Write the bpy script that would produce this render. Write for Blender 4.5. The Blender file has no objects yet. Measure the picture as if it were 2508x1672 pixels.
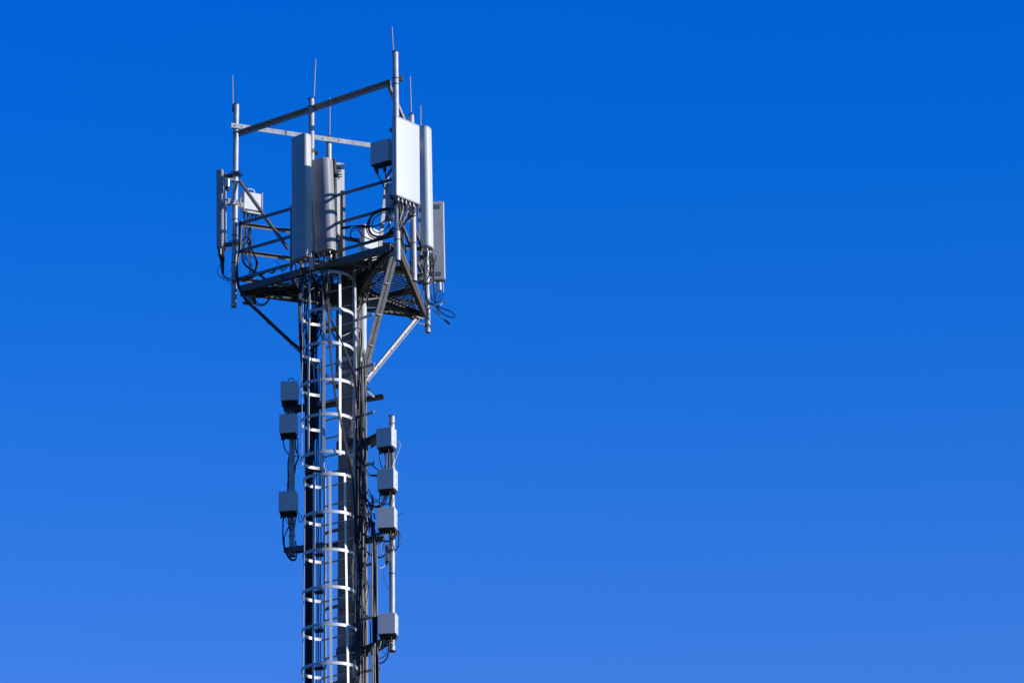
import bpy, bmesh, math, random
from mathutils import Vector, Matrix
R = math.radians
V = Vector
sc = bpy.context.scene
col = sc.collection

# ------------------------------------------------------------------ camera
F = 11500.0            # focal length in pixels of the 2508 px wide photograph
TH = R(19.5)           # camera pitch
D = 64.1               # horizontal distance to the mast
CX, CY = 862.0, 836.0
H0 = 1.6
cd = bpy.data.cameras.new('camera')
cam = bpy.data.objects.new('camera', cd)
col.objects.link(cam)
cam.location = (0, -D, H0)
cam.rotation_euler = (math.pi / 2 + TH, 0, 0)
cd.sensor_width = 36.0
cd.lens = F / 2508.0 * 36.0
cd.shift_x = (1254.0 - CX) / 2508.0
cd.clip_end = 20000
sc.camera = cam

# ------------------------------------------------------------------ sky, sun
SUN_EL, SUN_AZ = 15.5, 18.0     # azimuth: degrees towards the camera from due right
w = bpy.data.worlds.new("World")
sc.world = w
w.use_nodes = True
nt = w.node_tree
bg = nt.nodes['Background']
sky = nt.nodes.new('ShaderNodeTexSky')
sky.sky_type = 'NISHITA'
sky.sun_disc = False
sky.sun_elevation = R(SUN_EL)
sky.sun_rotation = R(90 + SUN_AZ)
sky.ozone_density = 3.0
# sky tint by elevation, darkened outside the visible band to cut the fill light
tc = nt.nodes.new('ShaderNodeTexCoord')
sep = nt.nodes.new('ShaderNodeSeparateXYZ')
nt.links.new(tc.outputs['Generated'], sep.inputs[0])
rmp = nt.nodes.new('ShaderNodeValToRGB')
el = rmp.color_ramp
el.interpolation = 'EASE' if False else 'LINEAR'
SKY = [(0, (.05, .20, .36)), (11, (.10, .45, .88)), (15.2, (.42, 1.0, 2.25)), (17.4, (.22, .93, 2.3)),
       (19.5, (.085, .87, 2.33)), (21.5, (.02, .82, 2.36)), (23.7, (.005, .77, 2.4)), (29, (.008, .38, 1.0)), (60, (.02, .24, .52))]
while len(el.elements) < len(SKY):
    el.elements.new(0.5)
for e, (a, c) in zip(el.elements, SKY):
    e.position = math.sin(R(a))
    e.color = (c[0] / 2.5, c[1] / 2.5, c[2] / 2.5, 1)
nt.links.new(sep.outputs['Z'], rmp.inputs[0])
m1 = nt.nodes.new('ShaderNodeVectorMath'); m1.operation = 'MULTIPLY'
nt.links.new(sky.outputs[0], m1.inputs[0])
nt.links.new(rmp.outputs[0], m1.inputs[1])
m2 = nt.nodes.new('ShaderNodeVectorMath'); m2.operation = 'SCALE'
m2.inputs['Scale'].default_value = 2.5
nt.links.new(m1.outputs[0], m2.inputs[0])
nt.links.new(m2.outputs[0], bg.inputs[0])
bg.inputs[1].default_value = 0.102

sl = bpy.data.lights.new('sun', 'SUN')
sl.energy = 3.45
sl.angle = R(0.53)
sl.color = (1.0, .945, .865)
so = bpy.data.objects.new('sun', sl)
col.objects.link(so)
sd = V((math.cos(R(SUN_EL)) * math.cos(R(SUN_AZ)), -math.cos(R(SUN_EL)) * math.sin(R(SUN_AZ)), math.sin(R(SUN_EL))))
so.rotation_euler = sd.to_track_quat('Z', 'Y').to_euler()
so.location = sd * 60
sc.view_settings.view_transform = 'Standard'
sc.view_settings.look = 'None'
sc.view_settings.exposure = 0
sc.view_settings.gamma = 1

rnd = random.Random(7)
ct, st = math.cos(TH), math.sin(TH)


def P(px, py, Y):
    """point on the ray through photo pixel (px, py) at depth Y"""
    xc, yc = (px - CX) / F, (CY - py) / F
    d = V((xc, ct - yc * st, st + yc * ct))
    t = (Y + D) / d.y
    return V((d.x * t, Y, H0 + d.z * t))


def Q(v):
    p = V((v[0], v[1] + D, v[2] - H0))
    zc = p.y * ct + p.z * st
    return CX + F * p.x / zc, CY - F * (-p.y * st + p.z * ct) / zc


# ------------------------------------------------------------------ materials
def mat(name, base, rough=.5, metal=0.0, var=.12, scale=6.0, spots=None, bump=0.0, streak=0.0, spec=.5):
    m = bpy.data.materials.new(name)
    m.use_nodes = True
    n = m.node_tree
    b = n.nodes['Principled BSDF']
    b.inputs['Roughness'].default_value = rough
    b.inputs['Metallic'].default_value = metal
    b.inputs['Specular IOR Level'].default_value = spec
    t = n.nodes.new('ShaderNodeTexCoord')
    mp = n.nodes.new('ShaderNodeMapping')
    n.links.new(t.outputs['Object'], mp.inputs[0])
    mp.inputs['Scale'].default_value = (1, 1, 1 - streak * .93)
    nz = n.nodes.new('ShaderNodeTexNoise')
    nz.inputs['Scale'].default_value = scale
    nz.inputs['Detail'].default_value = 6
    nz.inputs['Roughness'].default_value = .65
    n.links.new(mp.outputs[0], nz.inputs['Vector'])
    r = n.nodes.new('ShaderNodeValToRGB')
    r.color_ramp.elements[0].position = .3
    r.color_ramp.elements[1].position = .7
    lo = [c * (1 - var) for c in base]
    hi = [min(1, c * (1 + var)) for c in base]
    r.color_ramp.elements[0].color = (*lo, 1)
    r.color_ramp.elements[1].color = (*hi, 1)
    n.links.new(nz.outputs['Fac'], r.inputs[0])
    out = r.outputs[0]
    if spots:
        c, thr, ssc = spots
        z2 = n.nodes.new('ShaderNodeTexNoise')
        z2.inputs['Scale'].default_value = ssc
        z2.inputs['Detail'].default_value = 5
        n.links.new(t.outputs['Object'], z2.inputs['Vector'])
        r2 = n.nodes.new('ShaderNodeValToRGB')
        r2.color_ramp.elements[0].position = thr
        r2.color_ramp.elements[1].position = thr + .08
        mx = n.nodes.new('ShaderNodeMix'); mx.data_type = 'RGBA'
        n.links.new(z2.outputs['Fac'], r2.inputs[0])
        n.links.new(r2.outputs[0], mx.inputs['Factor'])
        n.links.new(out, mx.inputs['A'])
        mx.inputs['B'].default_value = (*c, 1)
        out = mx.outputs['Result']
    n.links.new(out, b.inputs['Base Color'])
    rr = n.nodes.new('ShaderNodeMapRange')
    rr.inputs['To Min'].default_value = max(0, rough - .1)
    rr.inputs['To Max'].default_value = min(1, rough + .1)
    n.links.new(nz.outputs['Fac'], rr.inputs['Value'])
    n.links.new(rr.outputs[0], b.inputs['Roughness'])
    if bump:
        bp = n.nodes.new('ShaderNodeBump')
        bp.inputs['Strength'].default_value = bump
        bp.inputs['Distance'].default_value = .01
        n.links.new(nz.outputs['Fac'], bp.inputs['Height'])
        n.links.new(bp.outputs[0], b.inputs['Normal'])
    return m


RUST = (.19, .09, .045)
M = dict(
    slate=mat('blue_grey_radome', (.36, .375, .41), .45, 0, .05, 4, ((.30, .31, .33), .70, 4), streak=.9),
    pole=mat('galvanised_pole', (.60, .595, .60), .48, .12, .22, 12, ((.30, .27, .25), .68, 6)),
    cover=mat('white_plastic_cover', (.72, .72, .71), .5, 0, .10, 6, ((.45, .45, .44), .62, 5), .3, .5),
    steel=mat('dull_weathered_steel', (.22, .22, .225), .55, .2, .25, 10, (RUST, .68, 6)),
    galv=mat('galvanised_steel', (.52, .515, .515), .5, .15, .26, 11, (RUST, .69, 5)),
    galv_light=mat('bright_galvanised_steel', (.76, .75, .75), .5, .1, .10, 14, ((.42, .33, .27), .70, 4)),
    beam=mat('weathered_galvanised_beam', (.16, .155, .15), .55, .15, .2, 9, (RUST, .62, 7)),
    rust=mat('rusted_and_bounce_brown_steel', (.15, .115, .095), .7, .1, .35, 14, (RUST, .55, 9)),
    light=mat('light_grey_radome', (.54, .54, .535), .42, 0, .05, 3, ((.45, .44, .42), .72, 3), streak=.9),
    white=mat('white_radome', (.79, .79, .775), .42, 0, .03, 3, ((.55, .54, .52), .74, 3), streak=.9),
    pale=mat('pale_grey_radome', (.46, .475, .50), .45, 0, .05, 4, ((.45, .45, .46), .70, 4), streak=.9),
    grey=mat('grey_back_plate', (.55, .55, .56), .5, .2, .08, 5),
    box=mat('grey_painted_housing', (.80, .81, .83), .45, 0, .04, 5, ((.45, .44, .42), .72, 8), streak=.5),
    fin=mat('cast_aluminium', (.70, .70, .72), .45, .2, .06, 30),
    cap=mat('grey_end_cap', (.50, .50, .52), .5, 0, .06, 8),
    dark=mat('dark_bracket_steel', (.10, .10, .11), .5, .3, .3, 12),
    black=mat('black_cable_sheath', (.014, .014, .016), .42, 0, .3, 20),
    under=mat('black_plastic_underside_and_shade', (.03, .03, .033), .6, 0, .2, 12),
    conn=mat('plated_connector', (.62, .58, .50), .35, .7, .15, 25),
    ivory=mat('pale_cable_sheath', (.55, .55, .48), .5, 0, .1, 20),
    yellow=mat('yellow_green_earth_cable', (.50, .48, .05), .45, 0, .25, 30),
    copper=mat('pink_brown_copper_rod', (.62, .47, .42), .45, .3, .15, 12),
    concrete=mat('weathered_concrete', (.28, .262, .245), .85, 0, .26, 5, ((.17, .155, .14), .62, 2.2), .35, .6),
    tube=mat('shade_dark_steel_tube', (.17, .17, .175), .6, .1, .15, 5, (RUST, .72, 4)),  # dark base colour holds the shade of the cables around the tube
    soil=mat('dry_grass_ground', (.055, .05, .032), .95, 0, .35, .08, ((.03, .038, .016), .5, .03)),
    label=mat('dark_grey_plate', (.16, .17, .20), .5, .1, .15, 20),
)

ORG = {}


def tag(o, label=None, cat=None, group=None, kind=None):
    if label: o['label'] = label
    if cat: o['category'] = cat
    if group: o['group'] = group
    if kind: o['kind'] = kind
    return o


def thing(name, loc, label, cat, group=None, rz=0.0, local=False):
    o = bpy.data.objects.new(name, None)
    o.empty_display_size = .2
    col.objects.link(o)
    o.location = loc
    o.rotation_euler = (0, 0, rz)
    ORG[o.name] = V((0, 0, 0)) if local else V(loc)
    return tag(o, label, cat, group)


class MB:
    """collects shapes, build() links them as ONE mesh object"""
    def __init__(s):
        s.bm = bmesh.new()

    def face(s, vs):
        try:
            return s.bm.faces.new(vs)
        except ValueError:
            return None

    def box(s, c, ax, ay, az, sx, sy, sz):
        """centre, three unit axes, full sizes"""
        c = V(c)
        v = [s.bm.verts.new(c + ax * (i * sx / 2) + ay * (j * sy / 2) + az * (k * sz / 2))
             for i in (-1, 1) for j in (-1, 1) for k in (-1, 1)]
        q = [(0, 1, 3, 2), (4, 6, 7, 5), (0, 4, 5, 1), (2, 3, 7, 6), (0, 2, 6, 4), (1, 5, 7, 3)]
        for f in q:
            s.face([v[i] for i in f])
        return s

    def bar(s, a, b, w, h, up=V((0, 0, 1))):
        """rectangular bar a-b: w across, h along up"""
        a, b = V(a), V(b)
        d = b - a
        L = d.length
        d.normalize()
        x = d.cross(up)
        if x.length < 1e-4:
            x = d.cross(V((1, 0, 0)))
        x.normalize()
        z = x.cross(d).normalized()
        return s.box((a + b) / 2, d, x, z, L, w, h)

    def angle(s, a, b, n1, s1, n2, s2, t=.007):
        """L section along the corner line a-b, legs s1 along n1 and s2 along n2"""
        a, b = V(a), V(b)
        d = (b - a).normalized()
        n1 = (n1 - d * n1.dot(d)).normalized()
        n2 = (n2 - d * n2.dot(d)); n2 = (n2 - n1 * n2.dot(n1)).normalized()
        L = (b - a).length
        c = (a + b) / 2
        s.box(c + n1 * s1 / 2 + n2 * t / 2, d, n1, n2, L, s1, t)
        s.box(c + n2 * (s2 / 2 + t / 2) + n1 * t / 2, d, n1, n2, L, t, s2 - t)
        return s

    def rings(s, rings, cap=True, closed=True):
        vs = [[s.bm.verts.new(p) for p in r] for r in rings]
        n = len(vs[0])
        for a, b in zip(vs[:-1], vs[1:]):
            for i in range(n if closed else n - 1):
                s.face([a[i], a[(i + 1) % n], b[(i + 1) % n], b[i]])
        if cap and closed:
            s.face(list(reversed(vs[0])))
            s.face(vs[-1])
        return s

    def tube(s, a, b, r, r2=None, n=14, hollow=0.0):
        a, b = V(a), V(b)
        r2 = r if r2 is None else r2
        d = (b - a).normalized()
        x = d.orthogonal().normalized()
        y = d.cross(x)
        cs = [(math.cos(2 * math.pi * i / n), math.sin(2 * math.pi * i / n)) for i in range(n)]
        ra = [a + (x * c + y * q) * r for c, q in cs]
        rb = [b + (x * c + y * q) * r2 for c, q in cs]
        if hollow:
            ia = [a + (x * c + y * q) * (r - hollow) for c, q in cs]
            ib = [a + d * .12 + (x * c + y * q) * (r - hollow) for c, q in cs]
            s.rings([ib, ia, ra, rb])
        else:
            s.rings([ra, rb])
        return s

    def path(s, pts, r, n=6, sub=5):
        """smooth round cable through pts"""
        pts = [V(p) for p in pts]
        if len(pts) > 2:
            e = [pts[0] * 2 - pts[1]] + pts + [pts[-1] * 2 - pts[-2]]
            q = []
            for i in range(1, len(e) - 2):
                p0, p1, p2, p3 = e[i - 1:i + 3]
                for k in range(sub):
                    t = k / sub
                    q.append(.5 * ((2 * p1) + (p2 - p0) * t + (2 * p0 - 5 * p1 + 4 * p2 - p3) * t * t + (3 * p1 - p0 - 3 * p2 + p3) * t ** 3))
            q.append(pts[-1])
            pts = q
        rs = []
        x = None
        for i, p in enumerate(pts):
            d = (pts[min(i + 1, len(pts) - 1)] - pts[max(i - 1, 0)])
            if d.length < 1e-6: continue
            d.normalize()
            x = d.orthogonal() if x is None else x - d * x.dot(d)
            if x.length < 1e-5: x = d.orthogonal()
            x.normalize()
            y = d.cross(x)
            rs.append([p + (x * math.cos(2 * math.pi * k / n) + y * math.sin(2 * math.pi * k / n)) * r for k in range(n)])
        return s.rings(rs)

    def bevel(s, w, seg=2):
        bmesh.ops.bevel(s.bm, geom=list(s.bm.edges), offset=w, segments=seg, affect='EDGES', profile=.5, clamp_overlap=True)
        return s

    def build(s, name, m, parent=None, smooth=35):
        bmesh.ops.recalc_face_normals(s.bm, faces=s.bm.faces)
        o_ = ORG.get(parent.name, V((0, 0, 0))) if parent else V((0, 0, 0))
        if parent and o_.length:
            bmesh.ops.translate(s.bm, verts=s.bm.verts, vec=-o_)
        me = bpy.data.meshes.new(name)
        s.bm.to_mesh(me)
        s.bm.free()
        me.materials.append(M[m] if isinstance(m, str) else m)
        for p in me.polygons: p.use_smooth = True
        me.set_sharp_from_angle(angle=R(smooth))
        o = bpy.data.objects.new(name, me)
        col.objects.link(o)
        if parent:
            o.parent = parent
            ORG[o.name] = o_
        return o


def copy_tree(o, parent=None):
    c = o.copy()
    col.objects.link(c)
    c.parent = parent
    ORG[c.name] = ORG.get(o.name, V((0, 0, 0)))
    for ch in list(o.children):
        copy_tree(ch, c)
    return c


X_, Y_, Z_ = V((1, 0, 0)), V((0, 1, 0)), V((0, 0, 1))

# ------------------------------------------------------------------ ground
g = MB()
g.face([g.bm.verts.new(p) for p in ((-4000, -4000, 0), (4000, -4000, 0), (4000, 4000, 0), (-4000, 4000, 0))])
tag(g.build('ground', 'soil'), kind='structure')

# ------------------------------------------------------------------ platform plan
A, B, C = V((-1.697, .26, 0)), V((.63, -1.597, 0)), V((1.08, 1.333, 0))
ZF = P(577, 712, .26).z           # centre height of the edge beams
up = lambda p, z: V((p.x, p.y, z))
SIDES = [(A, B), (B, C), (A, C)]


def outward(a, b):
    d = (b - a).normalized()
    n = V((d.y, -d.x, 0))
    if n.dot((a + b) / 2) < 0: n = -n
    return n


# ------------------------------------------------------------------ mast
ZFL = P(860, 926, 0).z             # flange between steel tube and concrete shaft
mast = thing('mast', (0, 0, 0), 'round grey concrete mast with a steel tube on top, behind the ladder cage', 'mast')
MB().tube((.01, 0, 0), (.01, 0, ZFL), .28, .203, 40).build('concrete_shaft', 'concrete', mast)
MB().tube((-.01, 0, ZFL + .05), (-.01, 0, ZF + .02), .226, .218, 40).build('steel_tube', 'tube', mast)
fl = MB().tube((-.01, 0, ZFL), (-.01, 0, ZFL + .05), .235, .235, 40)
for k in range(16):
    a = 2 * math.pi * k / 16
    fl.tube((-.01 + .222 * math.cos(a), .222 * math.sin(a), ZFL - .02), (-.01 + .222 * math.cos(a), .222 * math.sin(a), ZFL - .001), .014, n=6)
fl.build('flange', 'galv', mast)
sm = MB()
for k in range(5):
    a0 = R(-30 + k * .0)
hub = MB().tube((0, 0, ZF - .085), (0, 0, ZF - .065), .285, .285, 28)
hub.build('hub_plate', 'beam', mast)
# struts collar
ZC = P(862, 930, 0).z
cl = MB().tube((-.005, 0, ZC + .22), (-.005, 0, ZC + .28), .237, .237, 32)
cl.build('collar', 'galv', mast)
MB().tube((-.01, 0, ZF + .02), (-.01, 0, ZF + .16), .20, .20, 32).build('top_stub', 'beam', mast)
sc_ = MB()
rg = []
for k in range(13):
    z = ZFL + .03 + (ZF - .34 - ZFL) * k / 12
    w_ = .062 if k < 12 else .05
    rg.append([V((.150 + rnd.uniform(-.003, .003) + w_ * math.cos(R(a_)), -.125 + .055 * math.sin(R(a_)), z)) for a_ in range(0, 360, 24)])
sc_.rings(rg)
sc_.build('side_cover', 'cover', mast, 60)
# dark holes/fixings on the concrete and step bolts
for py in (1492, 1648, 1185):
    p = P(836, py, -.12)
    MB().tube(p, p + V((-.03, -.05, 0)), .018, n=8).build('fixing_bolt', 'dark', mast)

# ------------------------------------------------------------------ platform
plat = thing('antenna_platform', (0, 0, ZF), 'triangular grey steel work platform with open grating and guard rails, crowning the mast', 'platform')
hgt = .10
for a, b in SIDES:
    n = outward(a, b)
    d = (b - a).normalized()
    a1, b1 = a + d * .09, b - d * .09
    mb = MB()
    za, zb = up(a1, ZF), up(b1, ZF)
    mb.bar(za + n * .02, zb + n * .02, .010, hgt)
    mb.bar(za - n * .012 + Z_ * (hgt / 2 - .005), zb - n * .012 + Z_ * (hgt / 2 - .005), .054, .010)
    mb.bar(za - n * .012 - Z_ * (hgt / 2 - .005), zb - n * .012 - Z_ * (hgt / 2 - .005), .054, .010)
    o = mb.build('edge_beam', 'rust' if (a, b) == (B, C) else 'beam', plat)  # brown of the one beam stands in for light bounced off the ground
    if (a, b) == (B, C): o['label'] = 'edge beam with brown ground bounce painted into its colour'
# radial I beams with haunches
for c in (A, B, C):
    d = c.normalized()
    s = V((-d.y, d.x, 0))
    zt = ZF - .03
    a1, b1 = up(d * .2, zt), up(c - d * .07, zt)
    mb = MB()
    mb.bar(a1, b1, .008, .10)
    mb.bar(a1 + Z_ * .045, b1 + Z_ * .045, .075, .010)
    mb.bar(a1 - Z_ * .048, b1 - Z_ * .048, .075, .010)
    # haunch
    q = [up(d * .21, zt - .053), up(d * .95, zt - .053), up(d * .21, zt - .27)]
    for sg in (-.006, .006):
        pass
    r1 = [p + s * .007 for p in q]; r2 = [p - s * .007 for p in q]
    mb.rings([r1, r2])
    mb.bar(up(d * .21, zt - .276), up(d * .955, zt - .058), .075, .010)
    mb.build('radial_beam', 'beam', plat)
# cross beams cutting off each corner
for c, t in ((A, .46), (B, .52), (C, .40)):
    oth = [p for p in (A, B, C) if p is not c]
    mids = []
    for p in oth:
        # line parallel to the opposite side through t*c ; hits edge c-p at fraction
        f = (1 - t) * 2 / 3
        mids.append(c.lerp(p, f))
    d = (mids[1] - mids[0]).normalized()
    a1, b1 = up(mids[0] + d * .05, ZF), up(mids[1] - d * .05, ZF)
    mb = MB()
    mb.bar(a1, b1, .008, .08)
    nn = V((-d.y, d.x, 0))
    mb.bar(a1 + nn * .02 + Z_ * .036, b1 + nn * .02 + Z_ * .036, .04, .008)
    mb.bar(a1 + nn * .02 - Z_ * .036, b1 + nn * .02 - Z_ * .036, .04, .008)
    mb.build('cross_beam', 'beam', plat)
# grating
CG = V((-.40, -.50, 0)); RG = .20
gd = (B - A).normalized(); gn = -outward(A, B)
Hh = (C - A).dot(gn)
gb = MB()
k = 0
o_ = .05


def spans(p, d, lo, hi):
    cuts = []
    for cc, rr in ((CG, RG), (V((0, 0, 0)), .26)):
        rel = cc - p
        t0 = rel.dot(d); dist = (rel - d * t0).length
        if dist < rr:
            h = math.sqrt(rr * rr - dist * dist)
            cuts.append((t0 - h, t0 + h))
    seg = [(lo, hi)]
    for c0, c1 in cuts:
        ns = []
        for s0, s1 in seg:
            if c1 <= s0 or c0 >= s1: ns.append((s0, s1)); continue
            if c0 > s0: ns.append((s0, c0))
            if c1 < s1: ns.append((c1, s1))
        seg = ns
    return [q for q in seg if q[1] - q[0] > .06]


while o_ < Hh - .15:
    f = o_ / Hh
    p0, p1 = A.lerp(C, f), B.lerp(C, f)
    L = (p1 - p0).length
    for s0, s1 in spans(p0, gd, .10, L - .10):
        gb.bar(up(p0 + gd * s0, ZF + .035), up(p0 + gd * s1, ZF + .035), .008, .024)
    o_ += .078
x = .25
Lab = (B - A).length
while x < Lab - .2:          # sparse cross rods
    hh = min(x, Lab - x) * math.tan(R(60)) - .12
    if hh > .1:
        p0 = A + gd * x
        for s0, s1 in spans(p0, gn, .04, hh):
            gb.bar(up(p0 + gn * s0, ZF + .052), up(p0 + gn * s1, ZF + .052), .006, .006)
    x += .33
gb.build('grating', 'steel', plat)
dp = MB()
pts = [(-.30, -.70), (-.05, -.95), (.10, -.98), (.16, -.55), (.18, -.12), (-.2, -.12), (-.30, -.3)]
dp.rings([[V((x, y, ZF + .066)) for x, y in pts], [V((x, y, ZF + .072)) for x, y in pts]])
dp.build('deck_plate', 'beam', plat)
for x, y0, y1 in ((-.30, -.66, -.15), (.26, -1.1, -.15)):
    MB().bar((x, y0, ZF - .01), (x, y1, ZF - .01), .06, .09).build('hatch_beam', 'beam', plat)
for px, py, Y, sx, sz in ((952, 203, -1.63, .035, .09), (981.5, 193, -1.64, .055, .085), (571, 310, .27, .03, .06), (779, 268, -.66, .03, .05)):
    MB().box(P(px, py, Y), X_, Y_, Z_, sx, .05, sz).bevel(.006, 1).build('rail_clamp', 'rust', plat)
# guard rails, posts
for a, b in SIDES:
    n = outward(a, b)
    d = (b - a).normalized()
    for h in (.20, .63, 1.06):
        mb = MB()
        mb.angle(up(a + d * .05 - n * .005, ZF + h), up(b - d * .05 - n * .005, ZF + h), -Z_, .05, -n, .05, .006)
        mb.build('guard_rail', 'steel', plat)
    for f in (.335, .665):
        p = a.lerp(b, f) - n * .03
        mb = MB()
        mb.angle(up(p, ZF - .03), up(p, ZF + 1.1), d if f < .5 else -d, .05, -n, .05, .006)
        mb.build('guard_post', 'steel', plat)
# top rails (angle section)
ZT = [P(577, 318, .26).z]
ztop = ZF + (P(577, 312, .26).z - P(577, 712, .26).z)
for (a, b), off in zip(SIDES, (0, .0, 0)):
    n = outward(a, b)
    d = (b - a).normalized()
    mb = MB()
    if (a, b) == (A, C):
        p, q = up(a - d * .11 - n * .055, ztop + .035), up(b + d * .05 - n * .055, ztop + .035)
        mb.angle(p, q, -Z_, .072, n, .05, .007)
        for f in (.02, .055, .462, .545):
            h = p.lerp(q, f) - Z_ * .036
            mb.tube(h - n * .001, h - n * .012, .011, n=8)
    elif (a, b) == (A, B):
        p, q = P(584, 325, .21), P(957, 199.5, -1.55)
        mb.angle(p, q, n, .075, -Z_, .075, .008)
    else:
        p, q = P(957, 207, -1.52), up(b - n * .05, ztop + .02)
        mb.angle(p, q, -n, .07, -Z_, .065, .007)
    mb.build('top_rail', 'galv', plat)
# rail braces
n = outward(A, B)
p = P(588, 446, .30); q = up(A.lerp(B, .335) - n * .0, ZF + .42)
p = up(A + (B - A).normalized() * .06, p.z)
MB().angle(p + n * .02, q + n * .02, -Z_ + V((.3, 0, 0)), .042, -n, .035, .006).build('guard_brace', 'steel', plat)
p = P(945, 432, -1.02); q = up(B * .58, ZF + .03)
MB().bar(p - Z_ * .02, V((.63, -1.60, p.z - .02)), .03, .04).build('brace_arm', 'dark', plat)
MB().angle(p, q, V((-.8, .1, 0)), .012, V((.3, .7, 0)), .05, .006).bar(p + V((.02, -.01, 0)), q + V((.02, -.01, 0)), .006, .055, V((1, .45, 0))).build('guard_brace', 'galv', plat)
# struts below: double angles from the radial beams to the collar
for c, t, ang in ((A, .90, 182), (B, .97, -46), (C, .90, 38)):
    d = c.normalized()
    s = V((-d.y, d.x, 0))
    p = up(c * t, ZF - .10)
    q = V((.225 * math.cos(R(ang)), .225 * math.sin(R(ang)), ZC - .02))
    lg = .048
    if c is A: p = p - Z_ * .10; q = q - Z_ * .10; lg = .028
    mb = MB()
    for sg in (-1, 1):
        mb.angle(p + s * sg * .008, q + s * sg * .008, s * sg, lg, Z_, .05, .007)
    for f in (.25, .5, .75):
        m_ = p.lerp(q, f)
        mb.bar(m_ - s * .03 + Z_ * .014, m_ + s * .03 + Z_ * .014, .05, .012)
    o = mb.build('strut', 'pole', plat)
    ORG[o.name] = V((0, 0, ZF))
    g2 = MB().box(p + Z_ * (.03 if lg > .03 else .06) - d * .05, d, s, Z_, .16, .012, .10 if lg > .03 else .16)
    g2.box(p - d * .02, d, s, Z_, .17, .13, .012)
    g2.build('gusset_plate', 'galv', o)
    g3 = MB().box(q + Z_ * .02, V((math.cos(R(ang)), math.sin(R(ang)), 0)), V((-math.sin(R(ang)), math.cos(R(ang)), 0)), Z_, .08, .16, .014)
    g3.build('foot_plate', 'beam', o)

# ------------------------------------------------------------------ antenna poles and lightning rods
GP = 'antenna poles around the platform'


def pole(name, top, bot, r, label, clamps=(), capped=True, mname='pole', group=GP):
    t = thing(name, bot, label, 'pole', group)
    MB().tube(bot, top, r, n=20, hollow=.008).build('tube', mname, t, 50)
    if capped:
        MB().tube(top, top + Z_ * .008, r + .008, n=20).build('cap', 'dark', t)
    for z in clamps:
        f = (z - bot.z) / (top.z - bot.z)
        c = bot.lerp(top, f)
        o = MB().tube(c - Z_ * .006, c + Z_ * .006, r + .007, n=20).build('u_bolt', 'dark', t)
    return t


def PP(px0, py0, px1, py1, Y, Y2=None):
    return P(px0, py0, Y), P(px1, py1, Y if Y2 is None else Y2)


RP = .0425
AY, BY, CY_ = .26, -1.66, 1.30
ta, ba = PP(578.6, 257, 572.7, 752, AY)
pole('antenna_pole', ta, ba, RP, 'long antenna pole at the far left corner of the platform', [P(577, y, AY).z for y in (327, 447, 538, 578, 645)])
tb, bb = PP(968, 129, 973.7, 638, BY)
pole('antenna_pole', tb, bb, RP + .002, 'tallest antenna pole, rising above the wide white panel', [P(970, y, BY).z for y in (193, 207, 565, 588)])
tcp, bcp = PP(1037, 322, 1048.2, 814, CY_)
pole('antenna_pole', tcp, bcp, RP, 'antenna pole below the tall narrow panel, its open foot lowest at the right', [P(1047, y, CY_).z for y in (800,)])
tm, bm_ = PP(762.6, 243, 764.2, 664, -.70)
pole('antenna_pole', tm, bm_, RP, 'antenna pole directly behind the tallest dark shaded panel', [P(763, y, -.7).z for y in (262,)], mname='galv')  # darker steel than the other poles, to cut light bounced onto the rounded panel
tn, bn = PP(805, 338, 807, 736, .80)
pole('antenna_pole', tn, bn, RP, 'antenna pole topped by the white rear rail, behind the rounded grey panel')
tk, bk = PP(1007, 283, 1014.5, 688, -.12)
pole('antenna_pole', tk, bk, RP, 'shaded antenna pole between the wide white panel and the tall narrow one', [P(1012, y, -.12).z for y in (596,)])
tj, bj = PP(817, 393, 821, 668, -.82)
pole('antenna_pole', tj, bj, RP, 'short antenna pole, blackened to stand for shade, tight against the right of the rounded grey panel', mname='under')  # near-black colour stands in for the shade on this pole

GW = 'lightning rods on the antenna poles'
for (x0, y0, x1, y1, Y, lab) in (
        (569.8, 185, 570.6, 272, AY, 'thin copper lightning rod on the far left corner pole'),
        (773, 144.6, 768.6, 246, -.70, 'thin leaning lightning rod where the dark front rail crosses its pole'),
        (808, 240, 807.6, 340, .80, 'thin lightning rod rising from the bolted joint of the white rear rail'),
        (959.8, 66.8, 963.6, 132, BY, 'topmost thin lightning rod, on the tallest pole'),
        (1004.4, 187, 1007.4, 284, -.12, 'thin lightning rod on the capped pole behind the wide white panel'),
        (1030, 259, 1030.6, 330, CY_, 'short thin lightning rod rising just left of the tall narrow panel')):
    t = thing('lightning_rod', P(x1, y1, Y), lab, 'lightning rod', GW)
    MB().tube(P(x1, y1, Y), P(x0, y0, Y), .0095, .008, n=8).build('rod', 'copper', t)
    q = P(x1, y1, Y)
    MB().bar(q - Z_ * .01, q + Z_ * .05, .03, .026, X_).build('rod_clamp', 'dark', t)

# ------------------------------------------------------------------ panel antennas


def rrect(w, d, rf, rb, bulge=0.0, n=5):
    """outline, front towards -y; rf front corner radius, rb rear"""
    pts = []
    for cx, cy, r, a0 in ((w / 2 - rf, -d / 2 + rf, rf, -90), (w / 2 - rb, d / 2 - rb, rb, 0), (-w / 2 + rb, d / 2 - rb, rb, 90), (-w / 2 + rf, -d / 2 + rf, rf, 180)):
        for k in range(n + 1):
            a = R(a0 + 90 * k / n)
            pts.append(V((cx + r * math.cos(a), cy + r * math.sin(a), 0)))
    if bulge:
        fr = []
        m = 10
        x0 = -w / 2 + rf; x1 = w / 2 - rf
        for k in range(1, m):
            x = x0 + (x1 - x0) * k / m
            fr.append(V((x, -d / 2, 0)))
        pts = fr and (pts + fr)
        for p in pts:
            if p.y < 0:
                p.y -= bulge * (1 - (2 * p.x / w) ** 2)
    return pts


GA = 'panel antennas around the platform'


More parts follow.
